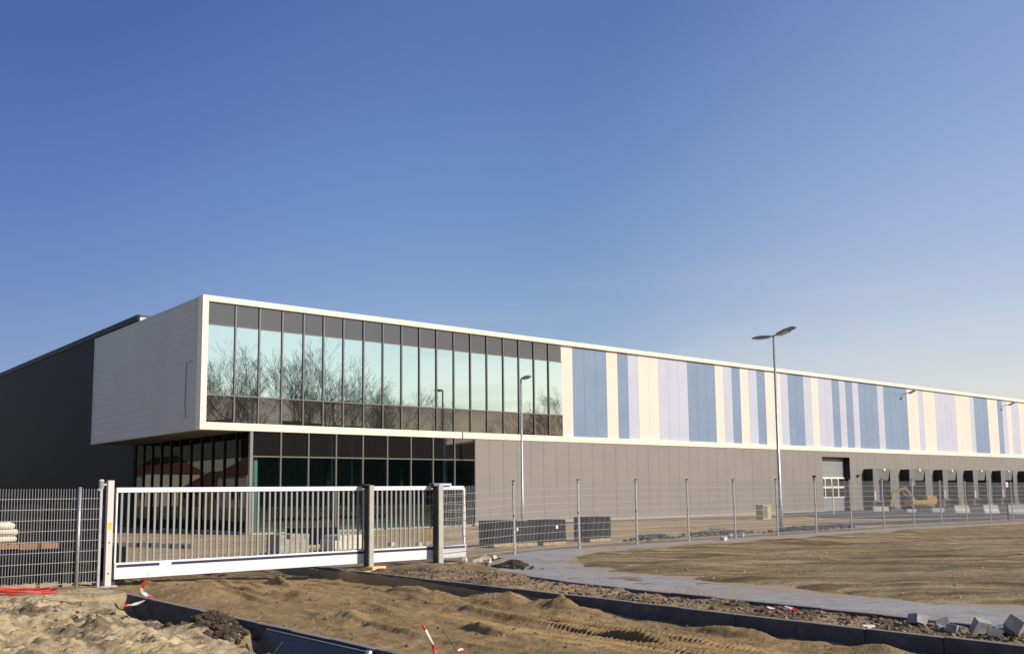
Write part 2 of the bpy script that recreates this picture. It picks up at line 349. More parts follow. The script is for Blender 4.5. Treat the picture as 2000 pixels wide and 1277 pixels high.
# upward faces mixed to a lighter sandy tone, sides stay dark
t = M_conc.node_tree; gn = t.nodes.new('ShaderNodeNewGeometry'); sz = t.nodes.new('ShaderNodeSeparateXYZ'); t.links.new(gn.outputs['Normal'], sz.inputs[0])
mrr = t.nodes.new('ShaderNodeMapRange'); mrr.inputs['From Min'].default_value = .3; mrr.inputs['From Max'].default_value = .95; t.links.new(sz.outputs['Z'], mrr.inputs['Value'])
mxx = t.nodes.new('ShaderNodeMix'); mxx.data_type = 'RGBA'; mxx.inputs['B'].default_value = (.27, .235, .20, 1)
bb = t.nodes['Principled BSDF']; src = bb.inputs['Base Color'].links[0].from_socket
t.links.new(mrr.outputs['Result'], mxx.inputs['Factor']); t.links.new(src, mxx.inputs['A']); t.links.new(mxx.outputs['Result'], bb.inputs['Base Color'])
def kerb_line(pts, wdt=.11, dep=.42, step=1.0, top=.0):
    m = MB(); P = [Vector((p[0], p[1], 0)) for p in pts]
    # resample
    out_ = [P[0]]; acc = 0
    for a, b in zip(P, P[1:]):
        l = (b-a).length; d = (b-a)/l; t = 0
        while acc + (l-t) >= step:
            t += step-acc; out_.append(a+d*t); acc = 0
        acc += l-t
    out_.append(P[-1])
    for a, b in zip(out_, out_[1:]):
        if (b-a).length < .1: continue
        d = (b-a).normalized(); n = Vector((d.y, -d.x, 0)); e = d*.004
        ta = top + base_h(np.array(a.x), np.array(a.y)) + random.uniform(-.006, .006); tb = top + base_h(np.array(b.x), np.array(b.y)) + random.uniform(-.006, .006)
        a0, b0 = a+e, b-e; j = random.uniform(-.006, .006)
        q = [a0 - n*(wdt/2-j), b0 - n*(wdt/2-j), b0 + n*(wdt/2+j), a0 + n*(wdt/2+j)]
        vs = [(v.x, v.y, top-dep) for v in q] + [(q[0].x, q[0].y, ta), (q[1].x, q[1].y, tb), (q[2].x, q[2].y, tb), (q[3].x, q[3].y, ta)]
        m.add(vs, [(0,3,2,1),(4,5,6,7),(0,1,5,4),(1,2,6,5),(2,3,7,6),(3,0,4,7)])
    return m
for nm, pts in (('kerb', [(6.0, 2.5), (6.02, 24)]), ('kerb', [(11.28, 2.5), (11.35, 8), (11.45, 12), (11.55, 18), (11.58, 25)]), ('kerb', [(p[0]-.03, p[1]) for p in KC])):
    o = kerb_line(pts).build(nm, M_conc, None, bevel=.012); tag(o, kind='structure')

# ------------------------------------------------------------------ building
Y0 = 40.81; XL = 16.56; ZB = 4.63; ZT = 10.66; XR = 150.0
white = mat('cream_panel', (.78, .72, .60), .38, var=.02, vscale=.4, spec=.4)
cream = mat('cream_stripe_panel', (.655, .615, .535), .38, var=.03, vscale=.35, spec=.4)
lav = mat('lavender_panel', (.455, .48, .575), .38, var=.03, vscale=.5, spec=.4)
blue = mat('blue_panel', (.185, .26, .38), .35, var=.05, vscale=.5, spec=.45)
greyw = mat('grey_brown_cladding', (.235, .217, .198), .5, var=.04, vscale=.6, spec=.4)
seam = mat('panel_joint', (.10, .09, .085), .7)
darkw = mat('anthracite_cladding', (.020, .020, .024), .6, var=.08, vscale=.3, spec=.12, stretch=(1, .2, 1))
frm = mat('mullion_aluminium', (.14, .135, .13), .4, metal=.3)
soff = mat('soffit_board', (.16, .155, .14), .8)
roofm = mat('roof_membrane', (.10, .10, .10), .9)
black = mat('black_rubber', (.012, .012, .014), .6)
# ribbed silver side of the box
side = mat('ribbed_silver_cladding', (.50, .54, .54), .5, metal=.0, var=.03, vscale=.5, spec=.5)
t = side.node_tree; tc = t.nodes.new('ShaderNodeTexCoord'); wv = t.nodes.new('ShaderNodeTexWave'); wv.bands_direction = 'Z'; wv.inputs['Scale'].default_value = .95; wv.inputs['Distortion'].default_value = 0
t.links.new(tc.outputs['Object'], wv.inputs['Vector']); bp = t.nodes.new('ShaderNodeBump'); bp.inputs['Distance'].default_value = .035; bp.inputs['Strength'].default_value = .6
t.links.new(wv.outputs['Fac'], bp.inputs['Height']); t.links.new(bp.outputs['Normal'], bsdf(side).inputs['Normal'])

def glass(name, fac, tint, body, transp=None, rough=.0):
    m = bpy.data.materials.new(name); m.use_nodes = True; t = m.node_tree; t.nodes.clear(); N = t.nodes.new; K = t.links.new
    o = N('ShaderNodeOutputMaterial'); gl = N('ShaderNodeBsdfGlossy'); gl.inputs['Roughness'].default_value = rough; gl.inputs['Color'].default_value = (*tint, 1)
    x = N('ShaderNodeMixShader'); x.inputs[0].default_value = fac
    if transp: d = N('ShaderNodeBsdfTransparent'); d.inputs[0].default_value = (*transp, 1)
    else: d = N('ShaderNodeBsdfDiffuse'); d.inputs[0].default_value = (*body, 1)
    # very slight waviness of the panes
    tc = N('ShaderNodeTexCoord'); nz = N('ShaderNodeTexNoise'); nz.inputs['Scale'].default_value = .7; nz.inputs['Detail'].default_value = 1; bp = N('ShaderNodeBump'); bp.inputs['Distance'].default_value = .0007; bp.inputs['Strength'].default_value = .6
    K(tc.outputs['Object'], nz.inputs['Vector']); K(nz.outputs['Fac'], bp.inputs['Height']); K(bp.outputs['Normal'], gl.inputs['Normal'])
    K(d.outputs[0], x.inputs[1]); K(gl.outputs[0], x.inputs[2]); K(x.outputs[0], o.inputs['Surface'])
    return m
g_vis = glass('mirror_glass', .70, (.77, .95, .82), (.01, .015, .015))
g_span = glass('spandrel_glass', .155, (.98, .92, .78), (.020, .020, .020))
g_low = glass('clear_green_glass', .13, (.8, .9, .85), None, (.62, .77, .73))
g_side = glass('side_glass', .13, (.9, .9, .85), None, (.12, .15, .13))
g_sidet = glass('side_spandrel_glass', .03, (.85, .85, .85), (.008, .008, .008))
g_lowt = glass('dark_spandrel_glass', .13, (.85, .85, .85), (.014, .014, .014))

bld = empty('warehouse', (XL, Y0, 0), 'long warehouse with white framed glazed box, blue and cream striped cladding, loading docks', 'building')
OFF = Vector((XL, Y0, 0))
def bp_(mb, name, m, parent=bld, **k):
    off = OFF if parent is bld else Vector(parent['off'])
    mb.v = [tuple(Vector(v)-off) for v in mb.v]
    return mb.build(name, m, parent, **k)
FR = .27
COND = ((41.85, 7.77), (42.5, 7.77), (42.55, 5.96), (42.45, 5.24))
# upper box: frame standing proud, core behind
bp_(MB().box((XL, Y0-.0, ZT-FR), (XR, Y0+.5, ZT)).box((XL, Y0, ZB), (XR, Y0+.5, ZB+.34)).box((XL, Y0, ZB+.34), (XL+.29, Y0+.5, ZT-FR)), 'white_frame', white, bevel=.015)
bp_(B((XL+.02, Y0+.502, ZB+.01), (XL+.25, 56.2, ZT-.12)).box((XL+.015, Y0+.502, ZT-.118), (XL+.3, 56.2, ZT-.03)), 'side_cladding', side)
bp_(MB().tube([(XL-.012, y_, z_) for y_, z_ in COND], .014, 6), 'conduit', mat('conduit_grey', (.10, .10, .11), .6))
bp_(MB().box((XL+.0, 56.05, ZB), (XL+.24, 56.22, ZT-.02)), 'edge_trim', mat('edge_trim_metal', (.42, .42, .44), .4), bevel=.01)
bp_(B((XL+.26, Y0+.51, ZB+.02), (XR, 56.2, ZB+.22)), 'soffit', soff)
bp_(B((XL+.26, Y0+.6, ZT-.4), (XR, 56.2, ZT-.10)), 'roof', roofm)
YG = Y0+.16      # plane of glazing and striped cladding
bp_(B((XL+.3, YG+.12, ZB+.3), (38.6, YG+.3, ZT-.3)), 'glazing_backing', black)
mul = [18.11, 19.28, 20.43, 21.54, 22.61, 23.71, 24.86, 25.99, 27.12, 28.23, 29.33, 30.47, 31.6, 32.74, 33.92, 35.07, 36.22, 37.36]
mul = [m*(YG/Y0) for m in mul]
ed = [XL+.29] + mul + [38.62]
for a, b in zip(ed, ed[1:]):
    zt, z2, z1, zb = ZT-FR+.0, 9.37, 6.20, ZB+.34
    j = lambda: random.uniform(-.003, .003)
    for (u, v, mm, nm) in ((z2, zt, g_span, 'spandrel_pane'), (z1, z2, g_vis, 'window_pane'), (zb, z1, g_span, 'spandrel_pane')):
        y1, y2 = YG+j(), YG+j(); k1 = j()
        p = MB().add([(a, y1, u), (b, y2, u), (b, y2+k1, v), (a, y1+k1, v), (a, y1+.03, u), (b, y2+.03, u), (b, y2+.03, v), (a, y1+.03, v)],
                     [(0,1,2,3),(4,7,6,5),(0,4,5,1),(1,5,6,2),(2,6,7,3),(3,7,4,0)])
        bp_(p, nm, mm)
for m_ in mul: bp_(B((m_-.032, YG-.07, ZB+.33), (m_+.032, YG+.02, ZT-FR+.01)), 'mullion', frm)
bp_(B((XL+.28, YG-.05, 6.17), (38.62, YG+.021, 6.23)), 'transom', frm)
bp_(B((XL+.28, YG-.03, 9.355), (38.62, YG+.0215, 9.385)), 'transom', frm)
# striped cladding
edges = [38.55,39.5,42.4,43.4,44.35,45.3,47.25,50.2,53.15,54.1,55.05,56.0,57.0,58.0,59.0,60.95,61.9,63.95,65.0,66.0,67.95,69.0,69.95,71.0,71.9,74.9,75.9,79.9,81.9,82.8,85.0,89.0,92.0,92.85,95.8,98.0,99.1,100.1,101.2,103.0,105]
cols = "WDWDLWLDWLDWLDWLDLWLDLDLDLDWLWLWLDWDLWLW"
seq = list(zip(edges, edges[1:], cols)); x = 105.0; rr = random.Random(3)
while x < XR-.5:
    n = min(rr.choice([1, 1, 2, 3]), XR-x); seq.append((x, x+n, rr.choice([c for c in 'WDL' if c != seq[-1][2]]))); x += n
for a, b, c in seq:
    mb = MB(); n = max(1, round(b-a)); s = (b-a)/n
    for i in range(n): mb.box((a+i*s+.006, YG, ZB+.33), (a+(i+1)*s-.006, YG+.1, ZT-FR+.01))
    o = bp_(mb, 'cladding_stripe', {'W': cream, 'D': blue, 'L': lav}[c], label={'W': 'cream cladding stripe', 'D': 'blue cladding stripe', 'L': 'lavender cladding stripe'}[c])
bp_(B((38.6, YG+.11, ZB+.3), (XR, YG+.3, ZT-.3)), 'cladding_backing', seam)
# lower wall of grey cladding, with the door opening left out
DX0, DX1, DZ = 65.9, 69.86, 4.2
def panels(x0, x1, z0, z1):
    mb = MB(); n = max(1, round((x1-x0)/1.0)); s = (x1-x0)/n
    for i in range(n): mb.box((x0+i*s+.007, Y0+.04, z0), (x0+(i+1)*s-.007, Y0+.16, z1))
    return mb
LZ = -.1
docks = [71.87+5.93*k for k in range(12)]
bp_(panels(31.95, DX0, LZ, ZB-.01), 'wall', greyw); bp_(panels(DX0, DX1, DZ, ZB-.01), 'wall', greyw); bp_(panels(DX1, XR, LZ, ZB-.01), 'wall', greyw)
bp_(MB().box((31.95, Y0+.165, LZ), (DX0-.01, Y0+.35, ZB+.0)).box((DX1+.01, Y0+.165, LZ), (XR, Y0+.35, ZB)), 'wall_backing', seam)
bp_(B((31.9, Y0+.02, -.12), (DX0, Y0+.2, .14)), 'plinth', mat('plinth_concrete', (.32, .31, .29), .85))
# small lamps on the grey wall
for lx, lz in ((64.63, 2.68), (70.9, 2.75), (76.6, 2.7)):
    bp_(MB().box((lx-.1, Y0-.12, lz-.08), (lx+.1, Y0+.04, lz+.08)), 'wall_lamp', black)
# overhead door
dr = bp_(MB().box((DX0+.02, Y0+.62, LZ), (DX1-.02, Y0+.70, .0)), 'door_threshold', seam)
door = MB()
for k in range(7): door.box((DX0, Y0+.55, .0+k*.6+.004), (DX1, Y0+.62, min(.0+(k+1)*.6-.004, DZ)))
dm = bp_(door, 'overhead_door', mat('sectional_door', (.25, .26, .265), .45)); dm['off'] = OFF
def on_door(mb, name, m):
    mb.v = [tuple(Vector(v)-OFF) for v in mb.v]; return mb.build(name, m, dm)
wf = mat('white_door_frame', (.8, .78, .74), .4)
fx = MB(); fx.box((DX0+.05, Y0+.50, 2.52), (DX1-.05, Y0+.55, 2.64)).box((DX0+.05, Y0+.50, 1.78), (DX1-.05, Y0+.55, 1.92)).box((DX0+.05, Y0+.50, 1.02), (DX1-.05, Y0+.55, 1.12))
for k in range(5):
    xx = DX0+.05 + (DX1-DX0-.22)*k/4
    fx.box((xx, Y0+.505, 1.12), (xx+.12, Y0+.548, 1.78)).box((xx, Y0+.505, 1.92), (xx+.12, Y0+.548, 2.52))
on_door(fx, 'window_frame', wf)
on_door(MB().box((DX0+.17, Y0+.535, 1.12), (DX1-.17, Y0+.549, 1.78)).box((DX0+.17, Y0+.535, 1.92), (DX1-.17, Y0+.549, 2.52)), 'window_pane', g_lowt)
bp_(MB().box((DX0-.0, Y0+.17, LZ), (DX0+.02, Y0+.75, DZ)).box((DX1-.02, Y0+.04, LZ), (DX1, Y0+.75, DZ)).box((DX0, Y0+.17, DZ-.04), (DX1, Y0+.75, DZ)), 'door_reveal', black)  # jambs and head painted black for the shade in the recess
# dock shelters
curt = mat('dock_curtain', (.165, .168, .165), .7, var=.06, vscale=1)
for k, dx in enumerate(docks):
    X1 = dx+3.55; yf = Y0-.72
    sh = bp_(MB().extrude([(Y0+.03, .75), (Y0+.03, 3.0), (Y0-.12, 3.28), (yf, 3.3), (yf, .75)], 0, dx, dx+.06)
             .extrude([(Y0+.03, .75), (Y0+.03, 3.0), (Y0-.12, 3.28), (yf, 3.3), (yf, .75)], 0, X1-.06, X1)
             .box((dx+.06, yf+.02, 3.24), (X1-.06, Y0+.03, 3.30)), 'dock_shelter', black)
    def sub(mb, name, m, lab=None):
        mb.v = [tuple(Vector(v)-OFF) for v in mb.v]; return mb.build(name, m, sh, label=lab)
    sub(MB().box((dx, yf-.06, .75), (dx+.86, yf, 3.3)), 'side_curtain', curt)
    sub(MB().box((X1-.86, yf-.06, .75), (X1, yf, 3.3)), 'side_curtain', curt)
    sub(MB().add([(dx+.60, yf-.07, 3.31), (X1-.60, yf-.07, 3.31), (X1-.84, yf+.10, 2.38), (dx+.84, yf+.10, 2.38), (dx+.60, yf-.03, 3.31), (X1-.60, yf-.03, 3.31), (X1-.84, yf+.14, 2.38), (dx+.84, yf+.14, 2.38)],
                 [(0,1,2,3),(4,7,6,5),(0,4,5,1),(1,5,6,2),(2,6,7,3),(3,7,4,0)]), 'head_curtain', curt)
    cx = (dx+X1)/2
    sub(MB().extrude([(cx-.22, 3.30), (cx+.22, 3.30), (cx, 3.08)], 1, yf-.10, yf-.075), 'centre_mark', white)
    sub(MB().box((dx+.6, Y0-.0, LZ), (X1-.6, Y0+.035, 3.2)), 'dock_door', black)
    sub(MB().box((dx+.1, yf+.1, -.1), (dx+.5, Y0+.03, .74)).box((X1-.5, yf+.1, -.1), (X1-.1, Y0+.03, .74)).box((dx+.5, Y0-.25, .6), (X1-.5, Y0+.0, .74)), 'dock_leveller', seam)
    sub(MB().box((dx+.15, yf-.02, .8), (dx+.27, yf-.061, 1.5)), 'guide_light', wf)
# low glazed lobby under the box
GX0, GX1 = 18.95, 31.92
lm = [20.49, 21.92, 23.41, 24.91, 26.34, 27.77, 29.16, 30.57]
led = [GX0+.12]+lm+[GX1]
for a, b in zip(led, led[1:]):
    bp_(B((a, Y0+.10, 3.5), (b, Y0+.13, ZB)), 'spandrel_pane', g_lowt)
    bp_(B((a, Y0+.10, .06), (b, Y0+.115, 3.46)), 'window_pane', g_low)
for m_ in lm: bp_(B((m_-.035, Y0+.03, .0), (m_+.035, Y0+.16, ZB)), 'mullion', frm)
bp_(B((GX0, Y0+.02, -.05), (GX0+.14, Y0+.18, ZB)), 'corner_post', mat('corner_post_metal', (.2, .2, .2), .4))
bp_(B((GX0+.14, Y0+.035, 3.455), (GX1, Y0+.15, 3.515)), 'transom', frm)
bp_(B((GX1, Y0+.03, -.05), (GX1+.035, Y0+.4, ZB)), 'corner_post', frm)
sidey = [Y0+.18+1.365*k for k in range(12)]
for a, b in zip(sidey, sidey[1:]):
    bp_(B((GX0+.06, a, 3.5), (GX0+.08, b, ZB)), 'spandrel_pane', g_sidet)
    bp_(B((GX0+.06, a, .06), (GX0+.075, b, 3.46)), 'window_pane', g_side)
for yv in sidey[1:]: bp_(B((GX0-.01, yv-.04, -.05), (GX0+.12, yv+.04, ZB)), 'mullion', black)
# interior of the lobby
inn = mat('lobby_plaster', (.35, .35, .34), .8); colm = mat('lobby_column', (.75, .78, .74), .6); shadecol = mat('lobby_column_shaded', (.06, .06, .06), .6)  # inner columns darkened in the colour to read as out of the sun
bp_(B((GX0+.09, Y0+.2, -.08), (GX1-.02, 52, .03)), 'lobby_floor', mat('screed_floor', (.42, .40, .36), .7))
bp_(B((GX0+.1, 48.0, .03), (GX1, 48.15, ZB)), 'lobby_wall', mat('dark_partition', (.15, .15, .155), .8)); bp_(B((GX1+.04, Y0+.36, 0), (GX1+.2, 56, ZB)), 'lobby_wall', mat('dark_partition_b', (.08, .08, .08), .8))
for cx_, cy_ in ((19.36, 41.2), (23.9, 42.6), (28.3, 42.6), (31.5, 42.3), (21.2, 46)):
    bp_(MB().tube([(cx_, cy_, .03), (cx_, cy_, ZB)], .13, 14), 'column', colm if cx_ < 20 else shadecol, smooth=True)
# sunken dark hall behind
hall = empty('hall', (19, 56.4, 0), 'tall dark anthracite hall with a flat roof rising behind the white box', 'building')
hall['off'] = (19, 56.4, 0)
HY = 55.75+.5; HZ = 12.32
bp_(MB().box((18.95, HY, -.1), (19.05, 190, HZ-.35)), 'hall_wall', darkw, hall)
bp_(MB().box((18.90, HY-.02, HZ-.35), (19.06, 190, HZ-.0)), 'roof_edge', mat('dark_coping', (.010, .013, .022), .5, spec=.15), hall, bevel=.01)
bp_(MB().box((19.06, HY, -.1), (150, HY+.3, HZ-.14)), 'front_wall', mat('pale_hall_cladding', (.62, .61, .58), .5), hall)
bp_(MB().box((19.07, HY-.02, HZ-.13), (150, HY+.4, HZ)), 'roof_edge', mat('dark_coping_front', (.045, .05, .06), .35), hall)
bp_(MB().box((19.36, HY+.31, HZ-.8), (150, 190, HZ-.4)), 'roof', roofm, hall)

# ------------------------------------------------------------------ street lamps and wall lights
galv = mat('galvanised_steel', (.46, .47, .48), .42, metal=.55, var=.12, vscale=6)
lampg = mat('lamp_housing', (.27, .30, .31), .45)
lens_ = mat('lamp_lens', (.55, .6, .62), .2)
def lamp(loc, hgt, heads, label, rz=0, group='street lamps', hl=1.0):
    r = empty('street_lamp', loc, label, 'street lamp', group, rz)
    MB().tube([(0, 0, -.2), (0, 0, 1.2), (0, 0, 1.25), (0, 0, hgt)], [.085, .085, .07, .045], 14).build('pole', galv, r, smooth=True)
    MB().box((-.05, -.088, .5), (.05, -.07, .95)).build('service_door', galv, r, bevel=.004)
    for sgn in heads:
        hm = MB(); rise = .08
        prof = [(.0, .05, .03), (.2, .05, .035), (.34, .13, .06), (.85, .165, .085), (1.38, .15, .065), (1.56, .07, .03)]
        prof = [(u*hl, a_, b2_) for u, a_, b2_ in prof]; vs = []
        for (u, wd, th) in prof:
            for (yy_, zz_) in ((-wd, 0), (-wd*.6, th), (wd*.6, th), (wd, 0), (wd*.7, -th*.5), (-wd*.7, -th*.5)):
                vs.append((sgn*u, yy_, hgt+zz_+.02+rise*u))
        fs = [(i*6+k, i*6+(k+1) % 6, (i+1)*6+(k+1) % 6, (i+1)*6+k) for i in range(5) for k in range(6)] + [tuple(range(6)), tuple(range(30, 36))]
        h = hm.add(vs, fs).build('lamp_head', lampg, r, bevel=.008)
        MB().box((.35*hl if sgn > 0 else -1.15*hl, -.11, -.01), (1.15*hl if sgn > 0 else -.35*hl, .11, .012), Matrix.Rotation(-sgn*math.atan(rise), 3, 'Y'), (sgn*.75*hl, 0, 0)).build('lens', lens_, h).location = (0, 0, hgt-.045+rise*.75*hl)
    return r
lamp((33.5, 22.75, 0), 8.02, (1, -1), 'tall twin-headed galvanised lamp behind the mesh fence, before the striped wall', RAD(-112))
lamp((32.4, 37.5, 0), 7.6, (1,), 'slim single-headed lamp standing before the right end of the glazed box', RAD(-90), hl=.5)
for k, (px, py, hd) in enumerate(((26.64, 28.66, (1,)), (34.4, 19.35-26, (1, -1)), (56.0, 11.5, (1, -1)))):
    pass
def mirror_lamp(x, y, hd, lab, rz=0): lamp((x, y, 0), 8.0, hd, lab, rz)
mirror_lamp(51.0, -4.0, (1, -1), 'twin-headed lamp seen only as a small dark reflection low in the upper glazing', RAD(20))
mirror_lamp(66.0, -8.0, (1, -1), 'twin-headed lamp reflected as two pale heads above the right part of the white band', RAD(50))
for k, (lx, lab) in enumerate(((79.2, 'slanted floodlight high on the cream stripe, nearer of the two on the facade'), (99.3, 'slanted floodlight high on the striped wall near the right picture edge'))):
    r = empty('floodlight', (lx, Y0+.0, 9.8), lab, 'floodlight', 'floodlights on the striped wall')
    MB().tube([(0, .16, 0), (0, -.45, .12)], .03, 8).build('bracket', lampg, r)
    MB().box((-.16, -1.05, -.05), (.16, -.4, .06), Matrix.Rotation(RAD(-22), 3, 'X')).build('lamp_head', lampg, r, bevel=.02).location = (0, 0, .16)

# ------------------------------------------------------------------ mesh fence
wire = mat('galvanised_wire', (.36, .37, .375), .5, metal=.1)
def panel_mesh(wd, z0, z1, pitch=.05):
    m = MB(); n = int(wd/pitch)
    for i in range(n+1):
        x = i*wd/n; m.box((x-.003, -.003, z0), (x+.003, .003, z1))
    k = 0; z = z0+.03
    while z <= z1+.001:
        for s in (-1, 1): m.box((0, s*.0075-.004, z-.004), (wd, s*.0075+.004, z+.004))
        z += .2; k += 1
    return m
def fence_post(h, z0=-.3):
    m = MB().box((-.03, -.02, z0), (.03, .02, h))
    return m
# right fence
FY = 19.75; px0 = 14.38; NP = 17; sp_ = 2.42
fz = lambda x: float(base_h(np.array(x), np.array(FY)))
fr = empty('mesh_fence', (px0, FY, 0), 'galvanised double wire mesh fence running right from the sliding gate', 'fence')
mesh_proto = panel_mesh(sp_-.08, .06, 1.88).build('mesh_panel', wire, fr)
post_proto = MB().box((-.03, .012, -.3), (.03, .052, 1.93)).box((-.022, -.02, 1.86), (.022, .012, 1.9)).box((-.022, -.02, .1), (.022, .012, .14)).box((-.022, -.02, 1.0), (.022, .012, 1.04)).build('post', galv, fr)
cap_proto = MB().box((-.034, .008, 1.93), (.034, .056, 1.965)).build('post_cap', black, post_proto)
for k in range(NP):
    x = k*sp_; z = fz(px0+x)
    if k == 0: o = mesh_proto
    else: o = mesh_proto.copy(); C.objects.link(o)
    o.parent = fr; o.location = (x+.04, 0, z)
    sl = (fz(px0+x+sp_)-z)/sp_; o.rotation_euler = (0, -math.atan(sl), 0)
    if k > 0:
        if k == 1: q = post_proto
        else:
            q = post_proto.copy(); C.objects.link(q); cq = cap_proto.copy(); C.objects.link(cq); cq.parent = q
        q.parent = fr; q.location = (x, 0, z+random.uniform(-.02, .01)); q.rotation_euler = (random.uniform(-.008, .008), random.uniform(-.01, .01), 0)
# left fence
fl = empty('mesh_fence', (5.95, 19.5, 0), 'tight double wire mesh fence left of the gate post, in front of the dark crates', 'fence')
lp = panel_mesh(2.5, .08, 1.90).build('mesh_panel', wire, fl); lp.location = (-2.53-.38+.0, 0, 0)
l2 = lp.copy(); C.objects.link(l2); l2.parent = fl; l2.location = (-2.53*2-.38, 0, -.0)
panel_mesh(.36, .08, 1.9).build('mesh_panel', wire, fl).location = (-.36, 0, 0)
for k, lx in enumerate((-.38, -2.91, -5.44)):
    q = MB().tube([(0, -.045, -.2), (0, -.045, 1.93)], .03, 10).build('post', galv, fl, smooth=True) if k == 0 else q.copy()
    if k: C.objects.link(q)
    q.parent = fl; q.location = (lx, 0, 0)
MB().box((0, -.03, 0), (.045, .03, 1.9)).box((-.03, -.012, 1.86), (.0, .03, 1.9)).build('end_post', galv, fl)

# ------------------------------------------------------------------ sliding gate
gw = mat('gate_white_steel', (.80, .80, .79), .35, var=.02, vscale=2, spec=.5)
gbar = mat('gate_bar_galvanised', (.27, .285, .28), .55, metal=.0, var=.06, vscale=4)
gb = mat('gate_blue_strip', (.012, .016, .075), .5)
gate = empty('sliding_gate', (6.4, 19.95, 0), 'white cantilever sliding gate closed across the sand track', 'gate')
GL = 15.25-6.4
MB().box((0, -.04, 1.82), (GL-.06, .04, 1.92)).build('top_rail', gw, gate, bevel=.01)
MB().box((0, -.055, .10), (GL, .055, .42)).build('bottom_beam', gw, gate, bevel=.008)
MB().box((.04, -.060, .33), (.9, -.056, .385)).box((1.15, -.060, .33), (GL-.05, -.056, .385)).build('blue_strip', gb, gate)
for k in range(60):
    x = .12 + k*.1345
    if x > 7.55: break
    o = MB().box((-.02, -.015, .42), (.02, .015, 1.82)).build('bar', gbar, gate) if k == 0 else o.copy()
    if k: C.objects.link(o); o.parent = gate
    o.location = (x, 0, 0)
MB().box((GL-.07, -.035, .42), (GL, .035, 1.84)).extrude([(GL-.16, 1.92), (GL-.05, 1.90), (GL, 1.83), (GL-.07, 1.83)], 1, -.036, .036).build('end_stile', gw, gate, bevel=.008)
MB().box((0, -.03, .42), (.035, .03, 1.82)).build('front_stile', gw, gate, bevel=.006)
panel_mesh(GL-7.66, .42, 1.82, .12).build('mesh_infill', wire, gate).location = (7.6, 0, 0)
MB().box((7.75, -.10, 1.925), (8.35, .06, 1.985)).build('cover_plate', mat('pale_blue_cover', (.5, .55, .72), .4), gate, bevel=.01)
# posts
postm = mat('portal_post_paint', (.42, .41, .36), .5, var=.08, vscale=4)
gp = empty('gate_post', (6.2, 19.68, -.02), 'light grey square gate post with a yellow sticker and a lamp bracket', 'gate post', 'gate posts')
MB().box((-.06, -.06, -.2), (.06, .06, 2.08)).build('post', mat('post_light_grey', (.60, .59, .55), .45), gp, bevel=.006)
MB().box((-.035, -.064, 1.12), (.035, -.061, 1.26)).build('sticker', mat('yellow_sticker', (.85, .50, .02), .4), gp)
MB().box((-.16, -.12, .0), (.16, .12, .03)).build('base_plate', galv, gp)
MB().box((-.13, -.02, 1.98), (-.06, .02, 2.02)).build('bracket', galv, gp)
b_ = MB().tube([(-.17, 0, 1.92), (-.17, 0, 2.07)], .05, 12).build('beacon', lampg, gp); MB().tube([(-.17, 0, 2.07), (-.17, 0, 2.10)], [.055, .03], 12).build('beacon_cap', mat('beacon_cap_metal', (.6, .6, .6), .3), b_)
for i, zz in enumerate((.25, .85)): MB().box((-.01, -.068, zz), (.01, -.06, zz+.03)).build('bolt', black, gp)
for k, (gx, wd, lab) in enumerate(((12.18, .12, 'galvanised portal post at the middle of the gate, standing on yellow blocks'), (14.2, .14, 'galvanised portal post at the right of the gate where the mesh fence begins'))):
    r = empty('gate_portal', (gx, 19.62, -.03), lab, 'gate post', 'gate posts')
    MB().box((-wd/2, -wd/2, .0), (wd/2, -wd/2+.05, 1.97)).build('front_post', postm, r, bevel=.006)
    MB().box((-wd/2-.004, -wd/2+.055, .0), (wd/2-.004, .19, 1.95)).build('shaded_post_side', mat('post_side_shade', (.045, .045, .05), .6, spec=.2) if k == 0 else bpy.data.materials['post_side_shade'], r, bevel=.004)  # dark box paints the shaded side of the post
    MB().box((-wd/2-.05, -wd/2, -.06), (wd/2+.05, .24, -.0)).build('base_plate', galv, r)
    MB().tube([(-.12, .14, 1.90), (-.12, .14, 2.02)], .03, 10).box((-.16, .0, 1.97), (-.0, .3, 2.0)).build('guide_roller', black, r)
ybl = mat('yellow_timber', (.75, .55, .27), .8, var=.15, vscale=8)
for k, (bx, by, rz_, lab) in enumerate(((12.22, 19.42, .1, 'yellow wooden block under the front of the middle gate post'), (11.86, 19.38, .35, 'smaller yellow wooden block lying left of the middle gate post'))):
    o = MB().box((-.2+.05*k, -.12, -.06), (.2-.05*k, .12, .08-.02*k)).build('wooden_block', ybl, None, bevel=.008); o.location = (bx, by, -.12+.06*(1-k)+.03); o.rotation_euler = (0, 0, rz_)
    tag(o, lab, 'block')

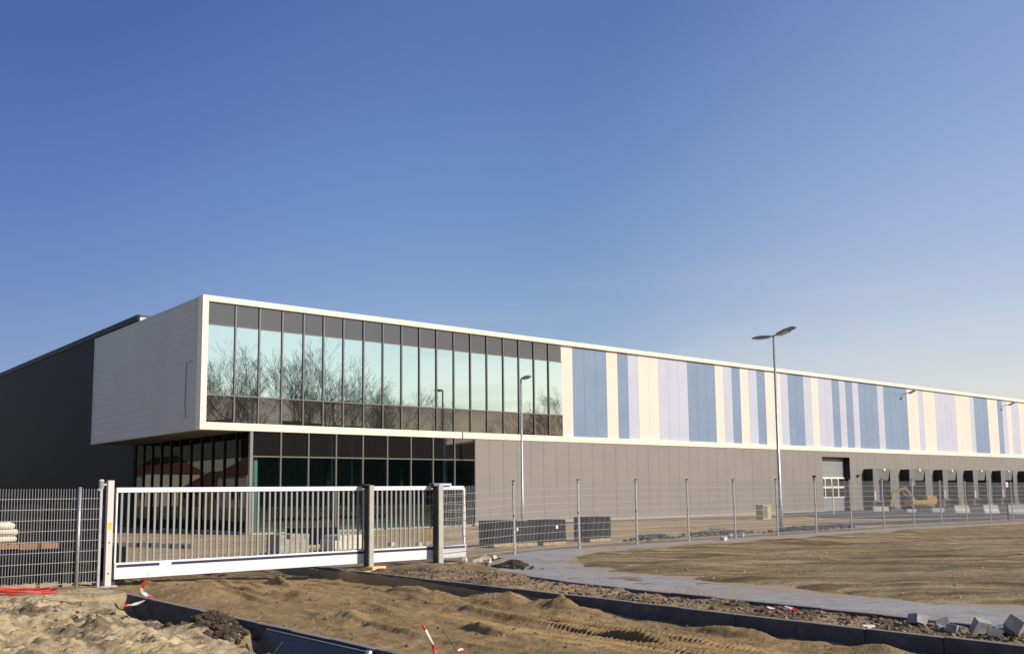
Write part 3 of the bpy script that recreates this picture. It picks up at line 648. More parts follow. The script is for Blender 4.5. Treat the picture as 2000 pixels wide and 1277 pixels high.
# ------------------------------------------------------------------ crate stacks and pallets behind the fence
crm = mat('dark_plastic', (.009, .011, .017), .8, spec=.12, var=.25, vscale=5)
crt = mat('dark_green_grey_plastic', (.018, .021, .022), .8, spec=.12, var=.25, vscale=5)
wood = mat('pallet_wood', (.36, .26, .16), .85, var=.25, vscale=7)
red_wood = mat('red_pallet_wood', (.27, .15, .09), .85, var=.2, vscale=7)
def pallet(r, wx=1.2, wy=.8, m=wood):
    mb = MB()
    for k in range(3): mb.box((-wx/2, -wy/2+k*(wy-.1)/2, 0), (wx/2, -wy/2+.1+k*(wy-.1)/2, .09))
    for k in range(7): mb.box((-wx/2+k*(wx-.1)/6, -wy/2, .09), (-wx/2+.1+k*(wx-.1)/6, wy/2, .115))
    return mb.build('pallet_base', m, r)
def stack(loc, wx, hgt, label, m, rz=0, layers=4, wy=.8, cat='crate stack', group=None, name='crate_stack', sheet=False):
    r = empty(name, loc, label, cat, group, rz)
    pallet(r, wx, wy)
    lh = (hgt-.12)/layers
    for k in range(layers):
        mb = MB(); z0 = .12+k*lh; j = random.uniform(-.012, .012)
        mb.box((-wx/2+j, -wy/2+.02, z0), (wx/2+j, wy/2-.02, z0+lh-.03))
        mb.box((-wx/2-.012+j, -wy/2+.005, z0+lh-.03), (wx/2+.012+j, wy/2-.005, z0+lh-.004))
        n = max(4, int(wx/.16))
        for q in range(n+1):
            xx = -wx/2+j+q*wx/n; mb.box((xx-.012, -wy/2-.004, z0), (xx+.012, -wy/2+.02, z0+lh-.03))
        mb.build('crate_layer', m, r)
    if sheet:
        MB().box((sheet-.05, -wy/2-.02, hgt-.30), (sheet+.05, -wy/2-.012, hgt-.19)).build('paper_label', mat('paper', (.8, .8, .76), .7), r)
    return r
gz = lambda x, y: float(height(np.array([[float(x)]]), np.array([[float(y)]]))[0, 0])
G1 = 'dark pallet stacks behind the fence'
stack((19.95, 24.35, gz(19.95, 24.35)), .95, .84, 'dark blue-black crate stack at the left end of the row behind the fence', crm, 0, group=G1)
stack((20.95, 24.4, gz(20.95, 24.4)), 1.1, .80, 'grey-green crate stack, second in the row, white tag on its side', crt, .03, group=G1, sheet=-.5)
stack((21.98, 24.2, gz(21.98, 24.2)), 1.0, .84, 'dark crate stack with a white paper label, third in the row before the gap', crm, -.02, group=G1, sheet=.1)
stack((24.35, 24.4, gz(24.35, 24.4)), 1.05, .86, 'black crate stack standing alone right of the gap', crm, .02, group=G1)
for k in range(5):
    x_ = 6.55-1.28*k
    labs = ['dark crate stack right behind the left fence beside the gate post', 'dark crate stack behind the left fence, second from the gate post', 'dark crate stack under the pallet of cream sacks behind the left fence', 'dark crate stack at the left picture edge behind the fence', 'dark crate stack beyond the left picture edge behind the fence']
    stack((x_-.35, 20.9, gz(x_-.35, 20.9)), 1.22, .78-.03*(k % 2), labs[k], crm if k % 2 else crt, 0, layers=4, group='dark crate stacks behind the left fence')
BL = ['tall dark stack in the back row behind the left fence, nearest the gate', 'tall dark stack in the back row, second from the gate', 'tall dark stack in the back row, behind the middle fence post', 'tall dark stack in the back row, behind the cream sacks', 'tall dark stack in the back row at the left picture edge']
for k in range(5):
    x_ = 6.6-1.3*k
    stack((x_, 23.6, gz(x_, 23.6)), 1.24, 1.66-.05*(k % 3), BL[k], crm if k % 2 == 0 else crt, 0, layers=7, group='tall dark stacks behind the left fence')
r = empty('steel_post', (6.42, 20.35, 0), 'grey steel post standing just behind the left fence beside the gate post', 'post')
MB().box((-.06, -.05, -.1), (.06, .05, 1.55)).build('post', mat('dull_grey_steel', (.20, .21, .21), .5), r, bevel=.006); MB().box((-.12, -.1, -.05), (.12, .1, .03)).build('base_plate', galv, r)
# cream sacks on a pallet on the stack
pz = gz(4.6, 20.9)+.77
sk = empty('sack_pallet', (4.35, 20.9, pz), 'pallet of cream sacks standing on the dark crates at the left', 'sacks')
pallet(sk, 1.1, .75, red_wood)
sackm = mat('cream_sack', (.74, .70, .58), .8, var=.06, vscale=6, bump=.006, bscale=20)
for lay in range(3):
    for c_ in range(2):
        bm = bmesh.new(); bmesh.ops.create_cube(bm, size=1); bmesh.ops.subdivide_edges(bm, edges=bm.edges[:], cuts=3, use_grid_fill=True)
        for v in bm.verts:
            r_ = Vector((v.co.x*2, v.co.y*2, v.co.z*2)); f = 1-.10*(abs(r_.x)**4 + abs(r_.y)**4) - .05*abs(r_.z)**2
            v.co = Vector((v.co.x*.5*f*1.0, v.co.y*.72*f, v.co.z*.155*(1-.35*max(abs(r_.x), abs(r_.y))**4))) + Vector((random.uniform(-.008, .008),)*3)
        me = bpy.data.meshes.new('sack'); bm.to_mesh(me); bm.free(); me.materials.append(sackm)
        for p in me.polygons: p.use_smooth = True
        o = bpy.data.objects.new('sack', me); C.objects.link(o); o.parent = sk; o.location = (-.26+.5*c_+random.uniform(-.03, .03)-.02*lay, 0, .19+lay*.125)
sk2 = empty('wooden_pallet', (5.15, 20.85, pz-.02), 'empty reddish wooden pallet lying on the dark crates right of the sacks', 'pallet'); pallet(sk2, .7, .7, red_wood)
# stacks behind the gate
stone = mat('concrete_blocks', (.36, .32, .27), .85, var=.2, vscale=5)
palest = mat('pale_blocks', (.62, .56, .47), .85, var=.12, vscale=5)
def block_pack(loc, nx_, nz_, bw, bh, dep_, m, label, group=None, rz=0):
    r = empty('paver_pack', loc, label, 'block pack', group, rz)
    pallet(r, nx_*bw+.06, dep_)
    for k in range(nz_):
        mb = MB()
        for i in range(nx_):
            if k == nz_-1 and random.random() < .2: continue
            j = random.uniform(-.01, .01); mb.box((-nx_*bw/2+i*bw+.004, -dep_/2+.03+j, .12+k*bh+.003), (-nx_*bw/2+(i+1)*bw-.004, dep_/2-.03+j, .12+(k+1)*bh-.002))
        mb.build('block_layer', m, r)
    return r
block_pack((13.1, 25.6, gz(13.1, 25.6)-.02), 6, 4, .155, .13, .9, stone, 'brown pack of paving blocks seen through the left half of the gate')
stack((16.0, 29.5, gz(16, 29.5)), 1.5, .66, 'black crate stack seen through the gate between two block packs', crm, layers=3)
block_pack((15.3, 26.1, gz(15.3, 26.1)-.02), 8, 3, .16, .145, .9, palest, 'wide pale pack of blocks seen through the gate left of the middle post', rz=.05)
# row of dark blocks on the sand beyond the gate
for k in range(8):
    t_ = k/7; x_ = 11.3+1.15*t_*1.1+.0; y_ = 35.6-3.9*t_
    o = MB().box((-.17, -.10, -.02), (.17, .10, .15)).build('kerb_block', mat('dark_block', (.07, .065, .06), .8) if k == 0 else bpy.data.materials['dark_block'], None, bevel=.01)
    o.location = (x_, y_, gz(x_, y_)); o.rotation_euler = (0, 0, random.uniform(-.5, .5)); tag(o, ['leftmost', 'second', 'third', 'fourth', 'fifth', 'sixth', 'seventh', 'rightmost'][k]+' dark kerb block of the row laid beyond the gate, counted from the gate post', 'block', 'row of dark blocks beyond the gate')

# ------------------------------------------------------------------ cabinet, sign pole, barrier blocks
r = empty('utility_cabinet', (48.6, 34.2, 0), 'small beige-green utility cabinet standing before the grey wall beside the lamp', 'cabinet')
cab = mat('cabinet_green_beige', (.42, .41, .24), .5)
bd = MB().box((-.42, -.25, -.05), (.42, .25, .78)).build('body', cab, r, bevel=.012)
MB().box((-.46, -.29, .78), (.46, .29, .83)).build('lid', cab, r, bevel=.01)
MB().box((-.40, -.262, .06), (-.01, -.25, .74)).build('door', mat('cabinet_dark_door', (.16, .15, .11), .5), r); MB().box((.01, -.262, .06), (.40, -.25, .74)).build('door', cab, r)
r = empty('sign_pole', (50.4, 20.9, 0), 'dark pole with a white box at its top behind the fence near the right edge', 'sign')
MB().tube([(0, 0, -.2), (0, 0, 1.8)], .04, 10).build('pole', black, r); MB().box((-.14, -.06, 1.72), (.14, .06, 1.98)).build('box', mat('white_box', (.85, .85, .85), .4), r, bevel=.01)
r = empty('bollard', (60.2, 36.6, 0), 'slim white post standing before the overhead door', 'post')
MB().tube([(0, 0, -.2), (0, 0, 1.85)], .045, 12).build('post', wf, r); MB().tube([(0, 0, 1.85), (0, 0, 1.9)], [.05, .02], 12).build('cap', wf, r)
cbm = mat('pale_concrete', (.80, .76, .68), .8, var=.1, vscale=3)
labs = ['first pale concrete barrier block from the left, before the first dock', 'low pale concrete block beneath the yellow arm', 'pale concrete block right of the excavator', 'pale barrier block before the fourth dock', 'pale barrier block before the fifth dock', 'pale barrier block at the right picture edge']
for k, (x_, y_, wx, hh) in enumerate(((68.5, 37.7, 1.1, .35), (66.4, 34.2, .6, .22), (67.1, 32.6, .8, .28), (66.4, 30.6, .95, .5), (65.8, 28.4, .95, .55), (65.2, 26.5, 1.0, .6))):
    mb = MB().extrude([(-.3, -.05), (.3, -.05), (.26, .18), (.14, .26), (.11, hh), (-.11, hh), (-.14, .26), (-.26, .18)] if hh > .4 else [(-.25, -.05), (.25, -.05), (.22, hh), (-.22, hh)], 0, -wx/2, wx/2)
    for q in range(int(wx/.45)):
        pass
    o = mb.build('barrier_block', cbm, None, bevel=.015); o.location = (x_, y_, 0); o.rotation_euler = (0, 0, RAD(-50)+random.uniform(-.1, .1)); tag(o, labs[k], 'barrier', 'pale concrete blocks before the docks')

# ------------------------------------------------------------------ excavator
r = empty('excavator', (70.2, 35.6, 0), 'small yellow excavator parked before the second loading dock', 'excavator')
ye = mat('excavator_yellow', (.55, .34, .07), .5, var=.1, vscale=3); brn = mat('boom_ochre', (.30, .17, .07), .5, var=.1, vscale=3)
for s in (-1, 1):
    pts = [(-1.0, .12), (-.85, .0), (.85, .0), (1.0, .12), (1.05, .3), (.9, .5), (-.9, .5), (-1.05, .3)]
    tk = MB().extrude(pts, 1, s*.75-.2, s*.75+.2).build('track', black, r, bevel=.03)
    for q in range(4): MB().tube([(-.66+q*.44, s*.75-.22, .2), (-.66+q*.44, s*.75+.22, .2)], .13, 10).build('wheel', seam, tk)
MB().tube([(0, 0, .45), (0, 0, .62)], .5, 16).build('turntable', seam, r)
MB().extrude([(-.9, .6), (1.35, .6), (1.5, .85), (1.45, 1.35), (.5, 1.42), (.45, 1.0), (-.9, .95)], 1, -.85, .85).build('body', ye, r, bevel=.06)
cb = MB().extrude([(-.85, .96), (.4, .96), (.4, 2.35), (-.55, 2.35), (-.85, 1.6)], 1, -.1, .82).build('cab', crt, r, bevel=.03)
MB().extrude([(-.72, 1.2), (.28, 1.2), (.28, 2.2), (-.5, 2.2), (-.72, 1.6)], 1, -.13, -.105).build('cab_window', g_lowt, cb)
MB().extrude([(-.6, .8), (-.2, .8), (-1.3, 2.3), (-2.4, 2.0), (-2.45, 1.75), (-1.35, 2.0)], 1, -.5, -.25).build('boom', brn, r, bevel=.02)
MB().extrude([(-2.25, 2.15), (-2.5, 2.1), (-2.95, .45), (-2.75, .42)], 1, -.47, -.28).build('stick', ye, r, bevel=.02)
MB().extrude([(-2.98, .5), (-2.62, .5), (-2.35, .2), (-2.5, -.02), (-2.9, .0)], 1, -.62, -.12).build('bucket', seam, r, bevel=.02)
MB().tube([(-.8, -.37, 1.0), (-1.6, -.37, 1.75)], .045, 8).build('hydraulic_ram', galv, r)
r.rotation_euler = (0, 0, RAD(-35)); r.scale = (.8, .8, .8)

# ------------------------------------------------------------------ loose things in the foreground
def rock(name, n, area, size, m, label, hfun, flat=.7, kind='stuff', seed=1, up_=.0):
    rg = random.Random(seed); mb = MB()
    for i in range(n):
        x_, y_ = area(rg)
        s = size(rg); z_ = hfun(x_, y_)
        bm_v = []
        t_ = (1+5**.5)/2
        raw = [(-1,t_,0),(1,t_,0),(-1,-t_,0),(1,-t_,0),(0,-1,t_),(0,1,t_),(0,-1,-t_),(0,1,-t_),(t_,0,-1),(t_,0,1),(-t_,0,-1),(-t_,0,1)]
        rot = Matrix.Rotation(rg.uniform(0, 6.28), 3, 'Z') @ Matrix.Rotation(rg.uniform(0, 6.28), 3, 'X')
        for q in raw:
            v = rot @ (Vector(q).normalized()*s*rg.uniform(.7, 1.25)); v.z *= flat; bm_v.append((v.x*rg.uniform(.8, 1.2)+x_, v.y+y_, v.z+z_+s*flat*.35+up_))
        mb.add(bm_v, [(0,11,5),(0,5,1),(0,1,7),(0,7,10),(0,10,11),(1,5,9),(5,11,4),(11,10,2),(10,7,6),(7,1,8),(3,9,4),(3,4,2),(3,2,6),(3,6,8),(3,8,9),(4,9,5),(2,4,11),(6,2,10),(8,6,7),(9,8,1)])
    o = mb.build(name, m, None)
    return tag(o, kind=kind, label=label)
# fast terrain look-up on a cached grid
def lut(x_, y_):
    i = int(np.clip(np.searchsorted(xs, x_), 1, len(xs)-1)); j = int(np.clip(np.searchsorted(ys, y_), 1, len(ys)-1))
    return float(H[j, i])
soil = mat('dark_soil', (.075, .06, .045), .95, var=.35, vscale=9, bump=.01, bscale=50, spec=.1)
soilb = mat('brown_soil', (.24, .18, .125), .95, var=.35, vscale=7, bump=.01, bscale=50, spec=.1)
sandc = mat('sand_lump', (.42, .33, .23), .95, var=.2, vscale=7, bump=.008, bscale=50, spec=.1)
rubm = mat('dark_rubble', (.10, .095, .09), .9, var=.5, vscale=3, spec=.2)
def strip(rg):
    y_ = 4.6 + 14*rg.random()**1.3; return (rg.uniform(11.55, float(kc_x(y_))-.15), y_)
tag(rock('soil_clods', 1500, strip, lambda g_: .008+.035*g_.random()**2.5, soilb, 'brown soil lumps between the two kerbs', lut, seed=2), cat='soil')
tag(rock('soil_clods', 500, strip, lambda g_: .008+.04*g_.random()**2.5, soil, 'dark soil lumps between the two kerbs', lut, seed=3), cat='soil')
tag(rock('soil_clods', 420, lambda g_: (g_.gauss(5.45, .17), g_.gauss(12.75, .30)), lambda g_: .014+.065*g_.random()**2, soil, 'heap of dark clods against the left kerb', lut, seed=4), cat='soil')
tag(rock('sand_lumps', 700, lambda g_: (g_.uniform(2.6, 5.7), 8.5+10.5*g_.random()), lambda g_: .006+.028*g_.random()**3, sandc, 'pale sand lumps scattered left of the kerb', lut, seed=5), cat='sand')
tag(rock('soil_clods', 260, lambda g_: (g_.gauss(4.75, .45), g_.gauss(14.2, .35)), lambda g_: .008+.03*g_.random()**2, soil, 'band of dark lumps across the pale sand', lut, seed=6), cat='soil')
tag(rock('sand_lumps', 900, lambda g_: (g_.uniform(6.2, 11.2), 4.5+15*g_.random()), lambda g_: .006+.03*g_.random()**3, soilb, 'brown sand lumps on the road bed', lut, seed=7), cat='sand')
tag(rock('small_stones', 900, lambda g_: (lambda y_: (float(kc_x(y_))+.2+24*g_.random()**1.6, y_))(5+14*g_.random()), lambda g_: .006+.03*g_.random()**3, sandc, 'small stones and sand lumps scattered over the paved road and the sand on it', lut, seed=8), cat='stones')
def heap(cx, cy, rx, ry): return lambda g_: (cx+rx*g_.gauss(0, .5), cy+ry*g_.gauss(0, .5))
for k, (cx, cy, rx, ry, n, sz, lab) in enumerate(((24.6, 21.8, .9, .35, 160, .09, 'dark rubble heap behind the fence right of the crate stacks'), (30.3, 23.4, 1.8, .6, 320, .11, 'long dark rubble heap behind the fence'), (34.4, 22.4, 1.4, .5, 260, .11, 'dark rubble at the foot of the tall lamp'), (37.2, 22.6, .9, .4, 130, .12, 'dark rubble heap right of the tall lamp'))):
    tag(rock('rubble_heap', n, heap(cx, cy, rx, ry), lambda g_: .02+sz*g_.random()**1.5, rubm, lab, lambda a, b, cx=cx, cy=cy, rx=rx, ry=ry: lut(a, b)+.16*math.exp(-((a-cx)/rx)**2-((b-cy)/ry)**2), seed=20+k), cat='rubble')
# broken paving blocks
blk = mat('grey_paving_block', (.30, .29, .285), .85, var=.2, vscale=10, bump=.004, bscale=60)
blkp = mat('pale_paving_block', (.55, .50, .44), .85, var=.15, vscale=10, bump=.004, bscale=60)
def block(x_, y_, dz, s, rot, m, lab, grp):
    bm = bmesh.new(); bmesh.ops.create_cube(bm, size=1)
    for v in bm.verts: v.co = Vector((v.co.x*s[0], v.co.y*s[1], v.co.z*s[2])) + Vector((random.uniform(-.08, .08)*s[0], random.uniform(-.08, .08)*s[1], random.uniform(-.06, .06)*s[2]))
    bmesh.ops.bevel(bm, geom=bm.edges[:], offset=.008, segments=1)
    me = bpy.data.meshes.new('paving_block'); bm.to_mesh(me); bm.free(); me.materials.append(m)
    o = bpy.data.objects.new('paving_block', me); C.objects.link(o); o.location = (x_, y_, lut(x_, y_)+dz); o.rotation_euler = rot
    return tag(o, lab, 'block', grp)
GB = 'broken grey blocks at the lower right'
block(12.08, 5.02, .14, (.20, .19, .15), (.6, .4, .3), blk, 'large tilted grey block at the far right of the rubble in the lower right corner', GB)
block(12.15, 5.45, .10, (.10, .20, .18), (.25, -.3, .9), blk, 'upright pale-topped grey slab piece in the middle of the lower right rubble', GB)
block(12.0, 5.72, .06, (.20, .12, .10), (.1, .15, .2), blk, 'low grey block lying between the upright pieces in the lower right rubble', GB)
block(12.15, 6.25, .06, (.18, .16, .12), (.3, .2, 1.2), blk, 'squat grey block at the left end of the lower right rubble', GB)
block(12.3, 6.0, .05, (.12, .16, .13), (-.3, .3, .5), blk, 'small grey block behind the squat one in the lower right rubble', GB)
block(11.95, 5.2, .05, (.16, .16, .10), (.2, -.2, 2), blk, 'half-buried grey block under the large tilted one', GB)
block(12.0, 5.9, .03, (.09, .08, .06), (.4, -.2, .9), blk, 'smallest grey chip between the low block and the squat one', GB)
block(12.25, 5.1, .04, (.12, .10, .07), (.2, .5, 1.7), blk, 'small grey chip behind the large tilted block', GB)
block(12.3, 5.25, .05, (.16, .14, .10), (-.2, -.2, .4), blk, 'grey block against the curb left of the large tilted one', GB)
o = block(11.85, 6.78, .03, (.17, .05, .035), (.1, .05, -.5), mat('white_plastic', (.85, .85, .83), .5), 'small white offcut lying on the soil left of the grey blocks', None); o.name = 'offcut'; o['category'] = 'offcut'
GP = 'pale blocks tumbled at the curved kerb end'
for k, (x_, y_, lab) in enumerate(((14.55, 19.05, 'pale block lying nearest the right gate post'), (14.85, 18.95, 'pale block in front in the tumbled blocks by the kerb bend'), (15.15, 19.1, 'pale block in the middle of the tumbled blocks by the kerb bend'), (15.4, 19.3, 'pale block leaning behind the middle one by the kerb bend'),
        (15.6, 19.45, 'highest pale block of the tumbled blocks by the kerb bend'), (15.85, 19.5, 'right-hand pale block of the tumbled blocks by the kerb bend'), (15.0, 18.72, 'pale block lying closest to the curved kerb'))):
    block(x_, y_, .06+.03*(k == 4), (.2, .1, .09), (random.uniform(-.5, .5), random.uniform(-.5, .5), random.uniform(0, 3)), blkp, lab, GP)
for k, (x_, y_, lab) in enumerate(((28.3, 21.3, 'left of two pale blocks lying behind the fence by the rubble'), (28.8, 21.25, 'right of two pale blocks lying behind the fence by the rubble'), (25.2, 19.3, 'lone pale block at the foot of the fence'))):
    block(x_, y_, .05, (.24, .16, .14), (0, 0, random.uniform(0, 3)), blkp, lab, 'loose pale blocks along the fence')
for k, (x_, y_) in enumerate(((18.0, 27.6), (18.7, 27.0), (19.0, 26.9))):
    block(x_, y_, .05, (.26, .18, .14), (0, 0, .5*k), blkp, ['pale block left of the crate row, leftmost of three', 'pale block left of the crate row, middle of three', 'pale block left of the crate row, nearest the crates'][k], 'pale blocks left of the crate row')
# small soil pile with a black cap on the paving by the kerb bend
hp = tag(rock('soil_heap', 260, lambda g_: (g_.gauss(14.7, .16), g_.gauss(17.35, .25)), lambda g_: .015+.04*g_.random(), soil, 'small earth pile on the grey paving inside the kerb bend', lambda a, b: .0+.14*math.exp(-((a-14.7)/.25)**2-((b-17.35)/.35)**2), seed=31), cat='earth pile')

# red and white barrier tape
def tape_mat(name, per=3.0):
    m = bpy.data.materials.new(name); m.use_nodes = True; t = m.node_tree; b = t.nodes['Principled BSDF']
    tc = t.nodes.new('ShaderNodeTexCoord'); sx = t.nodes.new('ShaderNodeSeparateXYZ'); t.links.new(tc.outputs['UV'], sx.inputs[0])
    mu = t.nodes.new('ShaderNodeMath'); mu.operation = 'MULTIPLY'; mu.inputs[1].default_value = per; t.links.new(sx.outputs[0], mu.inputs[0])
    fr_ = t.nodes.new('ShaderNodeMath'); fr_.operation = 'FRACT'; t.links.new(mu.outputs[0], fr_.inputs[0])
    gt = t.nodes.new('ShaderNodeMath'); gt.operation = 'GREATER_THAN'; gt.inputs[1].default_value = .5; t.links.new(fr_.outputs[0], gt.inputs[0])
    x = t.nodes.new('ShaderNodeMix'); x.data_type = 'RGBA'; x.inputs['A'].default_value = (.62, .03, .02, 1); x.inputs['B'].default_value = (.8, .78, .75, 1)
    t.links.new(gt.outputs[0], x.inputs['Factor']); t.links.new(x.outputs['Result'], b.inputs['Base Color']); b.inputs['Roughness'].default_value = .45
    return m
def ribbon(name, pts, wd, m, label, cat):
    P = [Vector(p) for p in pts]; Q = []
    for i in range(len(P)-1):
        p0 = P[max(i-1, 0)]; p1 = P[i]; p2 = P[i+1]; p3 = P[min(i+2, len(P)-1)]
        for s in range(8):
            t_ = s/8; Q.append(.5*((2*p1) + (-p0+p2)*t_ + (2*p0-5*p1+4*p2-p3)*t_**2 + (-p0+3*p1-3*p2+p3)*t_**3))
    Q.append(P[-1]); vs = []; us = []; l = 0; tot = sum((b-a).length for a, b in zip(Q, Q[1:]))
    for i, q in enumerate(Q):
        if i: l += (Q[i]-Q[i-1]).length
        a = .8*math.sin(i*.35); d = Vector((math.cos(a)*.6, -.3*math.cos(a), math.sin(a)+.4)).normalized()*wd/2
        vs += [q-d, q+d]; us.append(l/tot)
    me = bpy.data.meshes.new(name); me.from_pydata([tuple(v) for v in vs], [], [(2*i, 2*i+1, 2*i+3, 2*i+2) for i in range(len(Q)-1)])
    uv = me.uv_layers.new(name='UVMap')
    for p in me.polygons:
        for li in p.loop_indices:
            vi = me.loops[li].vertex_index; uv.data[li].uv = (us[vi//2], vi % 2)
    me.materials.append(m); o = bpy.data.objects.new(name, me); C.objects.link(o)
    md = o.modifiers.new('thickness', 'SOLIDIFY'); md.thickness = .002
    return tag(o, label, cat)
ribbon('barrier_tape', [(6.02, 16.9, .42), (5.98, 16.95, .30), (5.95, 17.0, .12), (6.05, 17.0, .03), (6.03, 16.75, .02), (5.85, 16.9, -.08), (5.7, 16.95, -.10), (5.62, 16.9, -.14)], .055, tape_mat('barrier_tape_red_white', 2.2), 'red and white tape hanging from the gate beam onto the left kerb', 'tape')
ribbon('barrier_tape', [(11.62, 8.15, .05), (11.8, 8.3, .06), (11.9, 8.0, .03), (12.0, 8.15, .06), (12.1, 7.85, .02)], .05, tape_mat('barrier_tape_scrap', 2.5), 'crumpled scrap of red and white tape on the soil between the right kerbs', 'tape')
r = empty('marker_stake', (6.36, 8.8, -.1), 'red and white marker stake leaning out of the sand at the bottom of the picture', 'stake')
whs = mat('stake_white', (.8, .78, .74), .5)
MB().tube([(.0, 0, -.1), (-.09, .0, .19)], .017, 10).build('red_section', mat('stake_red', (.62, .03, .02), .5), r, smooth=True)
MB().tube([(-.09, 0, .19), (-.19, .0, .36)], .0165, 10).build('white_section', whs, r, smooth=True)
MB().tube([(-.19, 0, .36), (-.222, .0, .41)], .016, 10).build('red_tip', bpy.data.materials['stake_red'], r, smooth=True)
r = empty('thin_stick', (6.55, 8.6, -.1), 'thin dark stick with a twist of red and white tape right of the marker stake', 'stick')
MB().tube([(.03, 0, -.05), (-.28, .02, .37)], .005, 6).build('stick', mat('stick_bark', (.09, .06, .04), .8), r)
ribbon('tape_knot', [(-.05, 0, .07), (-.09, -.01, .11), (-.03, 0, .14), (.0, -.01, .10), (.04, .0, .05)], .022, tape_mat('knot_tape', 1.6), None, None).parent = r
# orange-red hose loop by the left fence
red = mat('orange_red_hose', (.50, .065, .05), .45)
hm = MB()
for q, (rx, ry, cx, cy) in enumerate(((.52, .40, 4.55, 18.95), (.50, .36, 4.6, 18.98), (.46, .38, 4.5, 18.92))):
    pts = []
    for k in range(33):
        a = 2*math.pi*k/32; x_ = cx+rx*math.cos(a); y_ = cy+ry*math.sin(a); pts.append((x_, y_, lut(x_, y_)+.03+.02*q+.012*math.sin(3*a+q)))
    hm.tube(pts, .016, 8, caps=False)
tag(hm.build('hose_coil', red, None, smooth=True), 'loosely coiled orange-red hose lying on the sand at the foot of the left fence', 'hose')
# dark formwork panel standing in the trench at the bottom
r = empty('formwork_panel', (5.86, 12.0, -.03), 'dark formwork panel with thin pale edges leaning against the left kerb at the bottom', 'panel')
pnl = mat('film_faced_board', (.022, .022, .024), .35, var=.3, vscale=3)
MB().add([(0, 0, 0), (0, -2.5, 0), (-.30, -2.4, -.42), (-.22, .1, -.42), (-.02, 0, -.012), (-.02, -2.5, -.012), (-.32, -2.4, -.43), (-.24, .1, -.43)], [(0,1,2,3),(4,7,6,5),(0,4,5,1),(1,5,6,2),(2,6,7,3),(3,7,4,0)]).build('board', pnl, r)
MB().tube([(-.004, 0, .006), (-.004, -2.5, .006)], .008, 6).tube([(0, 0, 0), (-.22, .1, -.42)], .01, 6).build('metal_edge', galv, r)
MB().tube([(-.07, -.6, -.09), (-.25, -.45, -.38)], .009, 6).build('brace', galv, r)
MB().box((-.05, -2.56, -.25), (-.01, -2.49, .03), Matrix.Rotation(RAD(20), 3, 'Y')).build('white_strip', wf, r)

# ------------------------------------------------------------------ yard surface strips by the docks
asph = mat('fresh_asphalt', (.075, .078, .085), .85, var=.25, vscale=.6, stretch=(1, 2, 1))
o = MB().add([(52, 31.5, .012), (62, 20.6, .012), (150, 20.6, .012), (150, 40.7, .012), (60, 40.7, .012), (56, 37, .012)], [(0, 1, 2, 3, 4, 5)]).build('yard_road', asph, None); tag(o, kind='structure')
o = MB().add([(40, 25.6, .010), (47, 23.6, .010), (58, 22.2, .010), (54, 25.4, .010), (44, 27.6, .010)], [(0, 1, 2, 3, 4)]).build('yard_path', asph, None); tag(o, kind='structure')
o = kerb_line([(36, 38.2), (44, 37.6), (50, 36.4), (54.5, 35.2)], .3, .3, 2.0, .10).build('kerb', mat('far_kerb', (.10, .09, .08), .9), None); tag(o, kind='structure')

# ------------------------------------------------------------------ bare trees across the road (seen mirrored in the glazing)
bark = mat('winter_bark', (.045, .038, .030), .9)
def bare_tree(seed, hgt):
    rg = random.Random(seed); tr_ = MB(); cr = MB()
    def grow(p, d, l, r_, lev):
        segs = 3 if lev < 3 else 2; pts = [p]; rs = [r_]; q = p; dd = d
        for s in range(segs):
            dd = (dd + Vector((rg.uniform(-.16, .16), rg.uniform(-.16, .16), rg.uniform(-.03, .12)))).normalized()
            q = q + dd*l/segs; pts.append(q); rs.append(max(.009, r_*(1-.42*(s+1)/segs)))
        (tr_ if lev == 0 else cr).tube(pts, rs, 6 if lev < 2 else 3, caps=False)
        if lev >= 7: return
        n = 3 if lev in (0, 1) else rg.choice([2, 3, 3]) if lev < 6 else 2
        for k in range(n):
            a = rg.uniform(.28, .75) if k else rg.uniform(.05, .3)
            ax = dd.orthogonal().normalized(); ax.rotate(Matrix.Rotation(rg.uniform(0, 6.28), 3, dd))
            nd = dd.copy(); nd.rotate(Matrix.Rotation(a, 3, ax)); nd.z = nd.z*.9+.14; nd.normalize()
            grow(q, nd, l*rg.uniform(.66, .84), rs[-1]*(.85 if k == 0 else .66), lev+1)
            if lev in (1, 2, 3) and k < 2:
                m_ = pts[1+rg.randrange(len(pts)-1)]; sd2 = nd.copy(); sd2.rotate(Matrix.Rotation(rg.uniform(-1.2, 1.2), 3, 'Z')); grow(m_, sd2, l*.5, rs[-1]*.45, lev+2)
    grow(Vector((0, 0, -.2)), Vector((rg.uniform(-.05, .05), 0, 1)).normalized(), hgt*.235, hgt*.020, 0)
    return tr_, cr
protos = []
TL = [  # x, y, scale, proto
    (50.0, -27, 1.05, 0), (54.5, -31, .95, 1), (57.8, -28, 1.08, 2), (62, -30, 1.1, 0), (66.0, -30, 1.0, 1), (72, -32, .9, 2), (76.5, -31, .85, 0), (113, -52, .85, 1), (120, -52, .95, 2), (127, -50, 1.1, 0), (45, -30, 1.0, 2)]
TLAB = ['leftmost bare tree mirrored in the first pane of the upper glazing', 'slender bare tree mirrored in the second pane', 'tall bare tree mirrored in the third pane', 'broad bare tree mirrored in the fourth pane', 'broad forked bare tree mirrored in the fifth pane', 'lower bare tree mirrored in the seventh pane', 'small bare tree mirrored in the eighth pane', 'small bare tree mirrored near the right end of the glazing', 'bare tree mirrored in the last pane but one', 'bare tree mirrored in the last pane on the right', 'bare tree standing left of all the mirrored ones']
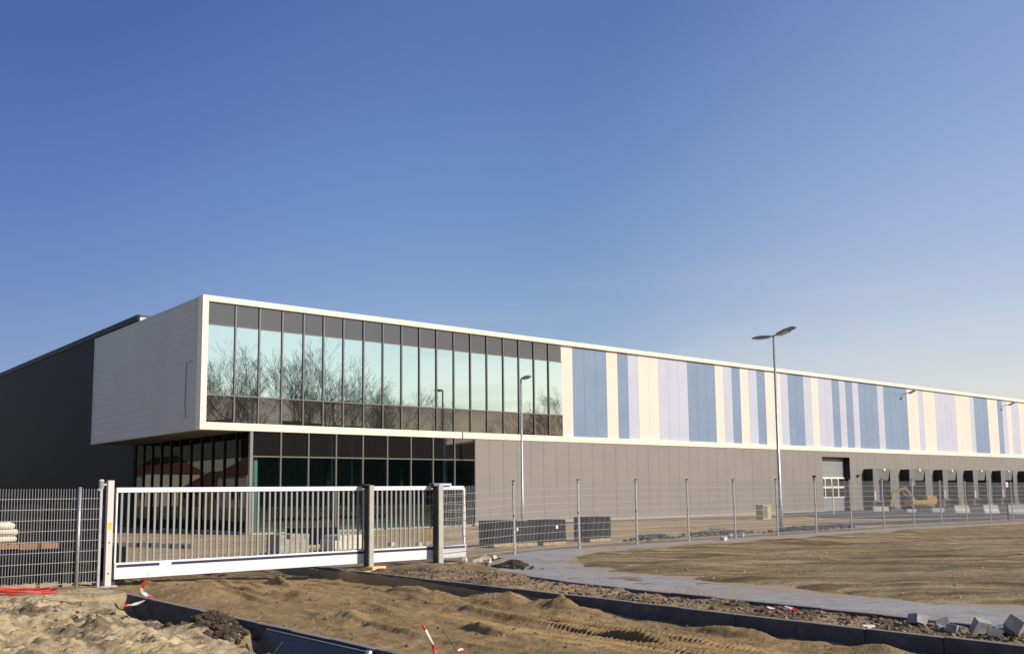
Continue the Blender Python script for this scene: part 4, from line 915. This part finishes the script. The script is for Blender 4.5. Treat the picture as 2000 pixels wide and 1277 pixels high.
for k, (x_, y_, sc_, pi_) in enumerate(TL):
    if pi_ >= len(protos) or k < 3:
        a, b = bare_tree(100+k, 21)
        r = empty('bare_tree', (x_, y_, 0), TLAB[k], 'tree', 'bare trees across the road'); a.build('trunk', bark, r); b.build('crown', bark, r); protos.append(r)
    else: r = copy_tree(protos[pi_], None, (x_, y_, 0), k*1.3); r['label'] = TLAB[k]
    r.scale = (sc_,)*3
# low dark sheds across the road, and houses to the left, both mirrored in the glass
shed = mat('dark_shed_cladding', (.05, .05, .048), .8, var=.2, vscale=.2)
for k, (x_, y_, wx, hh, lab) in enumerate(((76, -72, 56, 11.3, 'long dark shed across the road mirrored as the black band in the lobby glass'), (117, -78, 24, 6.6, 'lower dark shed mirrored between its two taller neighbours'), (157, -88, 52, 12.6, 'dark shed with a stepped roof mirrored at the right of the glazing'))):
    r = empty('shed', (x_, y_, 0), lab, 'shed', 'dark sheds across the road')
    MB().box((-wx/2, -12, -.2), (wx/2, 12, hh)).build('wall', shed, r)
    MB().extrude([(-wx/2-.5, hh), (wx/2+.5, hh), (wx/4, hh+1.8), (-wx/4, hh+1.8)], 1, -12.5, 12.5).build('roof', roofm, r)
    for q in range(5): MB().box((-wx/2+2+q*wx/5.2, 12.0, 1), (-wx/2+5+q*wx/5.2, 12.06, 3)).build('window', g_lowt, r)
hw = mat('house_render', (.72, .70, .66), .8); hb = mat('house_brick', (.30, .14, .10), .85); hr = mat('house_roof_tile', (.16, .07, .05), .8)
r = empty('shed', (-85, 150, 0), 'tall dark shed added out of view at left to blacken the side glazing', 'shed')  # unseen block added so the side glazing mirrors no sky
MB().box((-12, -95, -.2), (12, 95, 19)).build('wall', shed, r); MB().box((-12.4, -95.4, 19), (12.4, 95.4, 19.6)).build('roof', roofm, r)
for k, (x_, y_, hh, m_, lab) in enumerate(((-24, 168, 5.6, hw, 'white house mirrored in the side glazing beside the dark wall'), (-26, 148, 2.6, hb, 'low brick house mirrored in the middle of the side glazing'), (-26, 133, 4.8, hw, 'pale house mirrored near the glazed corner'), (-30, 108, 3.0, hb, 'low brick house left of the pale one'))):
    r = empty('house', (x_, y_, 0), lab, 'house', 'houses left of the building')
    MB().box((-5, -5, -.2), (5, 5, hh)).build('wall', m_, r)
    MB().extrude([(-5.4, hh-.1), (5.4, hh-.1), (0, hh+3)], 1, -5.3, 5.3).build('roof', hr, r)
    for q in range(3):
        f_ = MB().box((5.0, -4+q*3, 1), (5.06, -2.6+q*3, 2.6)).build('window', wf, r); MB().box((5.06, -3.9+q*3, 1.1), (5.07, -2.7+q*3, 2.5)).build('pane', g_lowt, f_)
print('objects', len(bpy.data.objects), 'ground verts', len(g.data.vertices))
